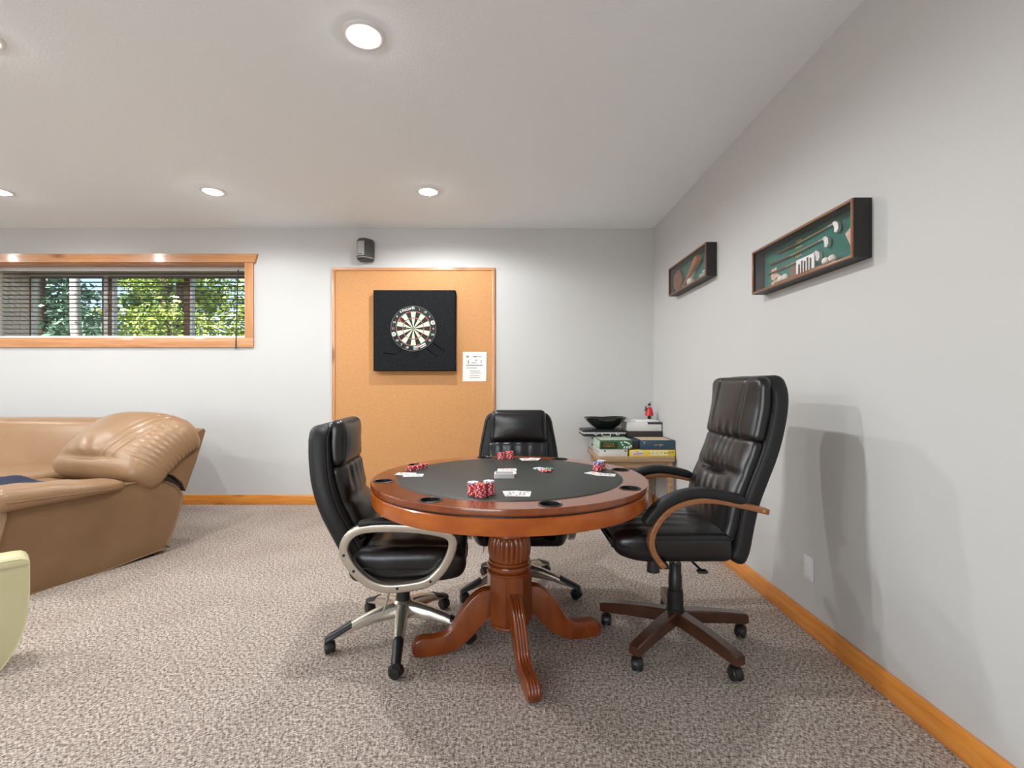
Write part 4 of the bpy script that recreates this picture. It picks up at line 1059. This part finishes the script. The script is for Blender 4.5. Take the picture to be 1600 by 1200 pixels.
t, a, b, h = crate('storage_box', 'white cardboard box with dark lid edge under the figurine', 'box', 'box_white', 1.108, XR - .012, 4.50, 4.74, zz, zz + .082)
bx('lid_edge', 'ink_dark', t, a - .13, a + .003, -b - .003, b, h - .018, h + .001)
t, a, b, h = crate('magazine', 'thin white magazine lying beneath the red figurine', 'magazine', 'paper', 1.20, 1.415, 4.52, 4.72, zz + .0835, zz + .096, .001, 'pages')
zf = zz + .096
t = thing('figurine', 'small figurine in a red coat and black hat on top of the pile', 'figurine', (px(1014.5, 4.62), 4.62, zf))
bm = bmesh.new(); lathe(bm, [(.028, 0), (.028, .006), (.024, .008)], 20); finish(bm, 'plinth', 'offwhite', t)
for s in (-1, 1):
    bm = bmesh.new(); lathe(bm, [(.009, .007), (.010, .02), (.008, .048)], 12, s * .009, 0); finish(bm, 'boot', 'case_black', t)
bm = bmesh.new(); lathe(bm, [(.041, .042), (.040, .052), (.032, .085), (.024, .115), (.017, .122)], 24); finish(bm, 'coat', 'red', t)
bm = bmesh.new(); bmesh.ops.create_uvsphere(bm, u_segments=14, v_segments=10, radius=.014, matrix=Matrix.Translation((-.002, 0, .132))); finish(bm, 'head', 'skin', t)
bm = bmesh.new(); lathe(bm, [(.020, .139), (.019, .143), (.013, .145), (.012, .158), (.004, .161)], 18); cyl(bm, (.004, 0, .155), (.018, 0, .180), .004, .001, 8); finish(bm, 'hat', 'case_black', t)
bm = bmesh.new(); cyl(bm, (-.018, -.004, .112), (-.042, -.012, .100), .008, .006, 10); cyl(bm, (-.042, -.012, .085), (-.036, -.012, .135), .008, .006, 10); finish(bm, 'arm_bundle', 'grille_dark', t)

# ------------------------------------------------------------------ tan leather sofa
# local axes: x = towards the back of the sofa, y = along it to its far end
sa = thing('sofa', 'tan leather sofa with puffy gathered back below the window', 'sofa', (-2.70, 2.71, 0), math.atan2(.927, .374))
# right arm panel, outline in (x, z)
out = [(-.085, .025), (.70, .025), (.755, .055), (.80, .14), (.865, .34), (.855, .41), (.80, .475), (.70, .522), (.55, .535), (.30, .515), (-.06, .505), (-.10, .47)]
oc_ = [(p.x, p.y) for p in catmull([(a, b, 0) for a, b in out], 72, closed=True)]
def offs(pts, k):
    c = Vector((.38, .27)); return [(c.x + (p[0] - c.x) * k, c.y + (p[1] - c.y) * k) for p in pts]
bm = bmesh.new()
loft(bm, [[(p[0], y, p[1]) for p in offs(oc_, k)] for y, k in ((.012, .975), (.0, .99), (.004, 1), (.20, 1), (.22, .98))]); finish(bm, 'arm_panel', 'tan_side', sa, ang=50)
bx('plinth', 'case_black', sa, -.02, .68, .03, 1.9, .0, .03)
def armpad(x, y, z):
    u = x / .66; v = y / .30
    zz = z * (1 - .52 * u) + .010 * math.sin(PI * u) * (1 if z > .06 else 0)
    zz += .006 * math.sin(u * 19 + 3 * v) * math.sin(PI * v) * (1 if z > .06 else 0)
    wv = .30 * (1 - .35 * max(0, (u - .7) / .3) ** 2)
    return Vector((x - .17, -.055 + .04 * max(0, (u - .6) / .4) ** 2 + v * wv, .490 + zz + .008 * u))
bm = bmesh.new(); pad(bm, .66, .30, .130, .058, 26, 14, 2, armpad); finish(bm, 'arm_pad', 'tan', sa, ang=80)
bm = bmesh.new(); P = [Vector((-.12 + .50 * i / 24, -.0555 + .012 * max(0, i / 24 - .6), .549 - .022 * i / 24)) for i in range(25)]
for p, q in zip(P, P[1:]): cyl(bm, p, q, .004, n=6)
finish(bm, 'arm_piping', 'tan_side', sa)
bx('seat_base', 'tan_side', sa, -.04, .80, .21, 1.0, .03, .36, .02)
def seatpad(x, y, z):
    u = x / .70; v = y / .82
    return Vector((x - .12, .235 + y, .345 + z + (.02 * math.sin(PI * u) * math.sin(PI * v) if z > .08 else 0)))
bm = bmesh.new(); pad(bm, .70, .82, .15, .055, 16, 16, 2, seatpad); finish(bm, 'seat_cushion', 'tan', sa, ang=80)
# back cushion: a big gathered pillow leaning backwards; curve in (x,z)
def back_pillow(name, y0, y1, pts, T, mat, puff):
    c = Curve2([(-a, b) for a, b in pts]); W = y1 - y0
    def fn(x, y, z):
        s = x / c.L; v = y / W * 2 - 1; p, n = c.at(x)
        edge = max(0, 1 - abs(v)); front = z > T * .5
        k = z - T / 2
        if front:
            k += puff * (1 - abs(v) ** 2.6) * math.sin(PI * min(1, .18 + .82 * s)) ** .8
            k -= .045 * g(s - .19, .045) * g(v - .12, .55)
            k += .0055 * math.sin(v * 23 + 3 * math.sin(7 * s + 2 * v)) * g(s - .29, .11) * g(v - .1, .5)
            k -= .013 * (g(v + .34 + .45 * (s - .5), .02) + g(v + .50 + .50 * (s - .5), .02) + g(v + .68 + .5 * (s - .5), .02)) * (1 if s > .2 else 0)
        k += .006 * math.sin(s * 95) * g(abs(v) - 1.0, .22) * (1 if .25 < s < .97 else 0)
        q = p + n * k
        drop = .075 * max(0, -v) ** 3 * s ** 2 * 1.0 + .03 * max(0, v) ** 3 * s
        return Vector((-q.x, y0 + y + .02 * s * 0, q.z - drop))
    bm = bmesh.new(); pad(bm, c.L, W, T, min(.095, T * .42), 70, 110, 2, fn); return finish(bm, name, mat, sa, ang=80)
back_pillow('back_cushion', -.035, .97, [(.58, .495), (.625, .55), (.69, .63), (.79, .735), (.89, .82), (1.0, .872)], .24, 'tan', .09)
# rear shell of the right section
rs = [(.905, .40), (.99, .62), (1.06, .835), (1.045, .852), (.97, .81), (.80, .66), (.66, .585), (.74, .565), (.82, .53), (.88, .47)]
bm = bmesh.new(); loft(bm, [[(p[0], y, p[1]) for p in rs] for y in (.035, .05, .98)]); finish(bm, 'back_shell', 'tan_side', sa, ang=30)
bm = bmesh.new(); loft(bm, [[(p[0], y, p[1]) for p in ((.60, .55), (.78, .54), (.87, .46), (.885, .38), (.875, .30), (.84, .20), (.60, .16))] for y in (.05, .90)]); finish(bm, 'recliner_hinge', 'case_black', sa)
# far section, running along the back wall: built in world axes, then moved into the sofa's frame
inv = (Matrix.Translation(sa.location) @ Matrix.Rotation(sa.rotation_euler.z, 4, 'Z')).inverted()
def wpad(name, mat, x0, x1, y0, y1, z0, z1, r, fn=None, n=(20, 10, 8)):
    bm = bmesh.new()
    def f(x, y, z):
        p = Vector((x0 + x, y0 + y, z0 + z))
        if fn: p = fn(p, x / (x1 - x0), y / (y1 - y0), z / (z1 - z0))
        return inv @ p
    pad(bm, x1 - x0, y1 - y0, z1 - z0, r, *n, f); return finish(bm, name, mat, sa, ang=80)
wpad('far_back', 'tan', -5.6, -3.28, 4.05, 4.32, .30, .895, .07, lambda p, u, v, w: Vector((p.x, p.y + .16 * w * (1 if v > -1 else 0) - .03 * math.sin(PI * w), p.z)))
wpad('far_seat_base', 'tan_side', -5.6, -3.35, 3.55, 4.12, .03, .37, .03)
wpad('far_seat_cushion', 'tan', -5.6, -3.44, 3.42, 4.10, .355, .520, .06, lambda p, u, v, w: Vector((p.x, p.y, p.z + .012 * math.sin(u * 9) * w)))
wpad('corner_back', 'tan', -3.60, -3.22, 3.70, 4.30, .30, .84, .10, lambda p, u, v, w: Vector((p.x + .10 * w, p.y + .12 * w, p.z)), (10, 12, 12))
bl2 = thing('throw_blanket', 'dark navy blanket lying on the seat of the tan sofa', 'blanket', (-3.34, 3.08, .520), math.radians(-15))
def thr(x, y, z): return Vector((x - .62, y - .14, z + .010 * math.sin(x * 17) * math.sin(y * 13 + 1) + .02 * math.sin(PI * x / 1.0)))
bm = bmesh.new(); pad(bm, .95, .30, .035, .014, 20, 12, 1, thr); finish(bm, 'folded_cloth', 'navy_cloth', bl2, ang=80)

# ------------------------------------------------------------------ cream ottoman
om = thing('ottoman', 'narrow cream leather ottoman standing in front of the tan sofa arm', 'ottoman', (-2.046, 2.056, 0), math.radians(47.7))
ol = [(-.085, .0), (-.062, .035), (-.040, .075), (-.016, .145), (-.004, .22), (0, .30), (0, .42)]
def orn(pts, y, k=0): return [(p[0] - k, y, p[1]) for p in pts]
body = ol + [(-.80, .42), (-.80, .0)]
bm = bmesh.new(); loft(bm, [orn(body, .006, .006), orn(body, .0), orn(body, .13), orn(body, .136, .006)]); finish(bm, 'ottoman_body', 'cream', om, ang=40)
capo = [(0, .42), (.0, .43), (-.008, .447), (-.024, .458), (-.05, .461), (-.80, .461), (-.80, .42)]
bm = bmesh.new(); loft(bm, [[(p[0], y, .42 + (p[1] - .42) * k) for p in capo] for y, k in ((.0, .50), (.008, .85), (.026, 1), (.110, 1), (.128, .85), (.136, .50))]); finish(bm, 'top_cushion', 'cream', om, ang=60)
bm = bmesh.new(); P = [Vector((-.80 + .77 * i / 12, .003, .446)) for i in range(13)] + [Vector((-.014, .003, .440)), Vector((-.004, .003, .43))]
for p, q in zip(P, P[1:]): cyl(bm, p, q, .003, n=6)
finish(bm, 'piping', 'cream', om)

# ------------------------------------------------------------------ outside
bm = bmesh.new(); box(bm, -30, 12, YB + WT + .02, 34, .9, 1.35); struct('ground', bm, 'earth')
def tree(name, label, x, y, h, tr, leafmat, barkmat, nl, spread, seed, size=.07, droop=.3, z_first=.3):
    rnd = random.Random(seed)
    t = thing(name, label, 'tree', (x, y, 1.345))
    bm = bmesh.new(); P = [Vector((.06 * math.sin(i * .9 + seed), .05 * math.cos(i * 1.3 + seed), h * i / 8)) for i in range(9)]
    loft(bm, [[p + Vector((tr * (1 - .75 * i / 8) * math.cos(2 * PI * q / 10), tr * (1 - .75 * i / 8) * math.sin(2 * PI * q / 10), 0)) for q in range(10)] for i, p in enumerate(P)]); finish(bm, 'trunk', barkmat, t)
    bb = bmesh.new(); lb = bmesh.new(); nb = 34
    for i in range(nb):
        z = z_first + (h - z_first) * i / nb; a = rnd.uniform(0, 6.28); L = spread * (1.05 - .75 * i / nb) * rnd.uniform(.7, 1.1)
        p0 = Vector((0, 0, z)); p1 = p0 + Vector((L * math.cos(a), L * math.sin(a), -droop * L + rnd.uniform(-.1, .25)))
        cyl(bb, p0, p1, .018, .004, 5)
        for q in range(nl // nb):
            s = rnd.uniform(.15, 1.05); c = p0.lerp(p1, s) + Vector((rnd.gauss(0, .13), rnd.gauss(0, .13), rnd.gauss(-.05, .09)))
            d = Vector((rnd.gauss(0, 1), rnd.gauss(0, 1), rnd.gauss(-.3, .6))).normalized(); e = d.orthogonal().normalized(); e = Matrix.Rotation(rnd.uniform(0, 6.28), 3, d) @ e
            k = size * rnd.uniform(.6, 1.3)
            lb.faces.new([lb.verts.new(c - d * k * .5), lb.verts.new(c + e * k * .28), lb.verts.new(c + d * k * .5), lb.verts.new(c - e * k * .28)])
    finish(bb, 'branches', barkmat, t); o = finish(lb, 'foliage', leafmat, t, smooth=False); o['kind'] = 'stuff'
tree('spruce_tree', 'blue-green spruce outside the leftmost window pane', -7.55, 7.75, 5.0, .10, 'leaf_b', 'bark', 9000, .95, 1, .10, .30)
tree('birch_tree', 'white-barked birch trunk standing outside the leftmost window pane', -6.02, 6.72, 5.5, .070, 'leaf_g', 'birch', 300, .40, 2, .07, .0, 2.6)
tree('leafy_tree', 'bright green leafy tree outside, behind the birch trunk', -7.2, 10.2, 5.6, .09, 'leaf_y', 'bark', 9000, 1.5, 3, .10, .1)
tree('leafy_tree', 'yellow-green leafy tree with dark trunk outside the middle window pane', -5.5, 8.1, 5.0, .13, 'leaf_y', 'bark', 9000, .92, 4, .085, .25)
tree('leafy_tree', 'yellow-green leafy tree outside the right-hand window pane', -3.45, 6.75, 4.8, .06, 'leaf_y', 'bark', 6000, .72, 5, .075, .2)
for i, (x, y, lab) in enumerate(((-14.0, 14.5, 'dark green tree in the woods farthest from the house corner'), (-10.2, 14.2, 'dark green tree in the woods behind the spruce'), (-6.4, 14.6, 'dark green tree in the woods behind the middle pane'), (-2.9, 14.0, 'dark green tree in the woods behind the right pane'))):
    tree('dark_tree', lab, x, y, 7.5, .16, 'leaf_g', 'bark', 9000, 1.75, 11 + i, .22, .15)
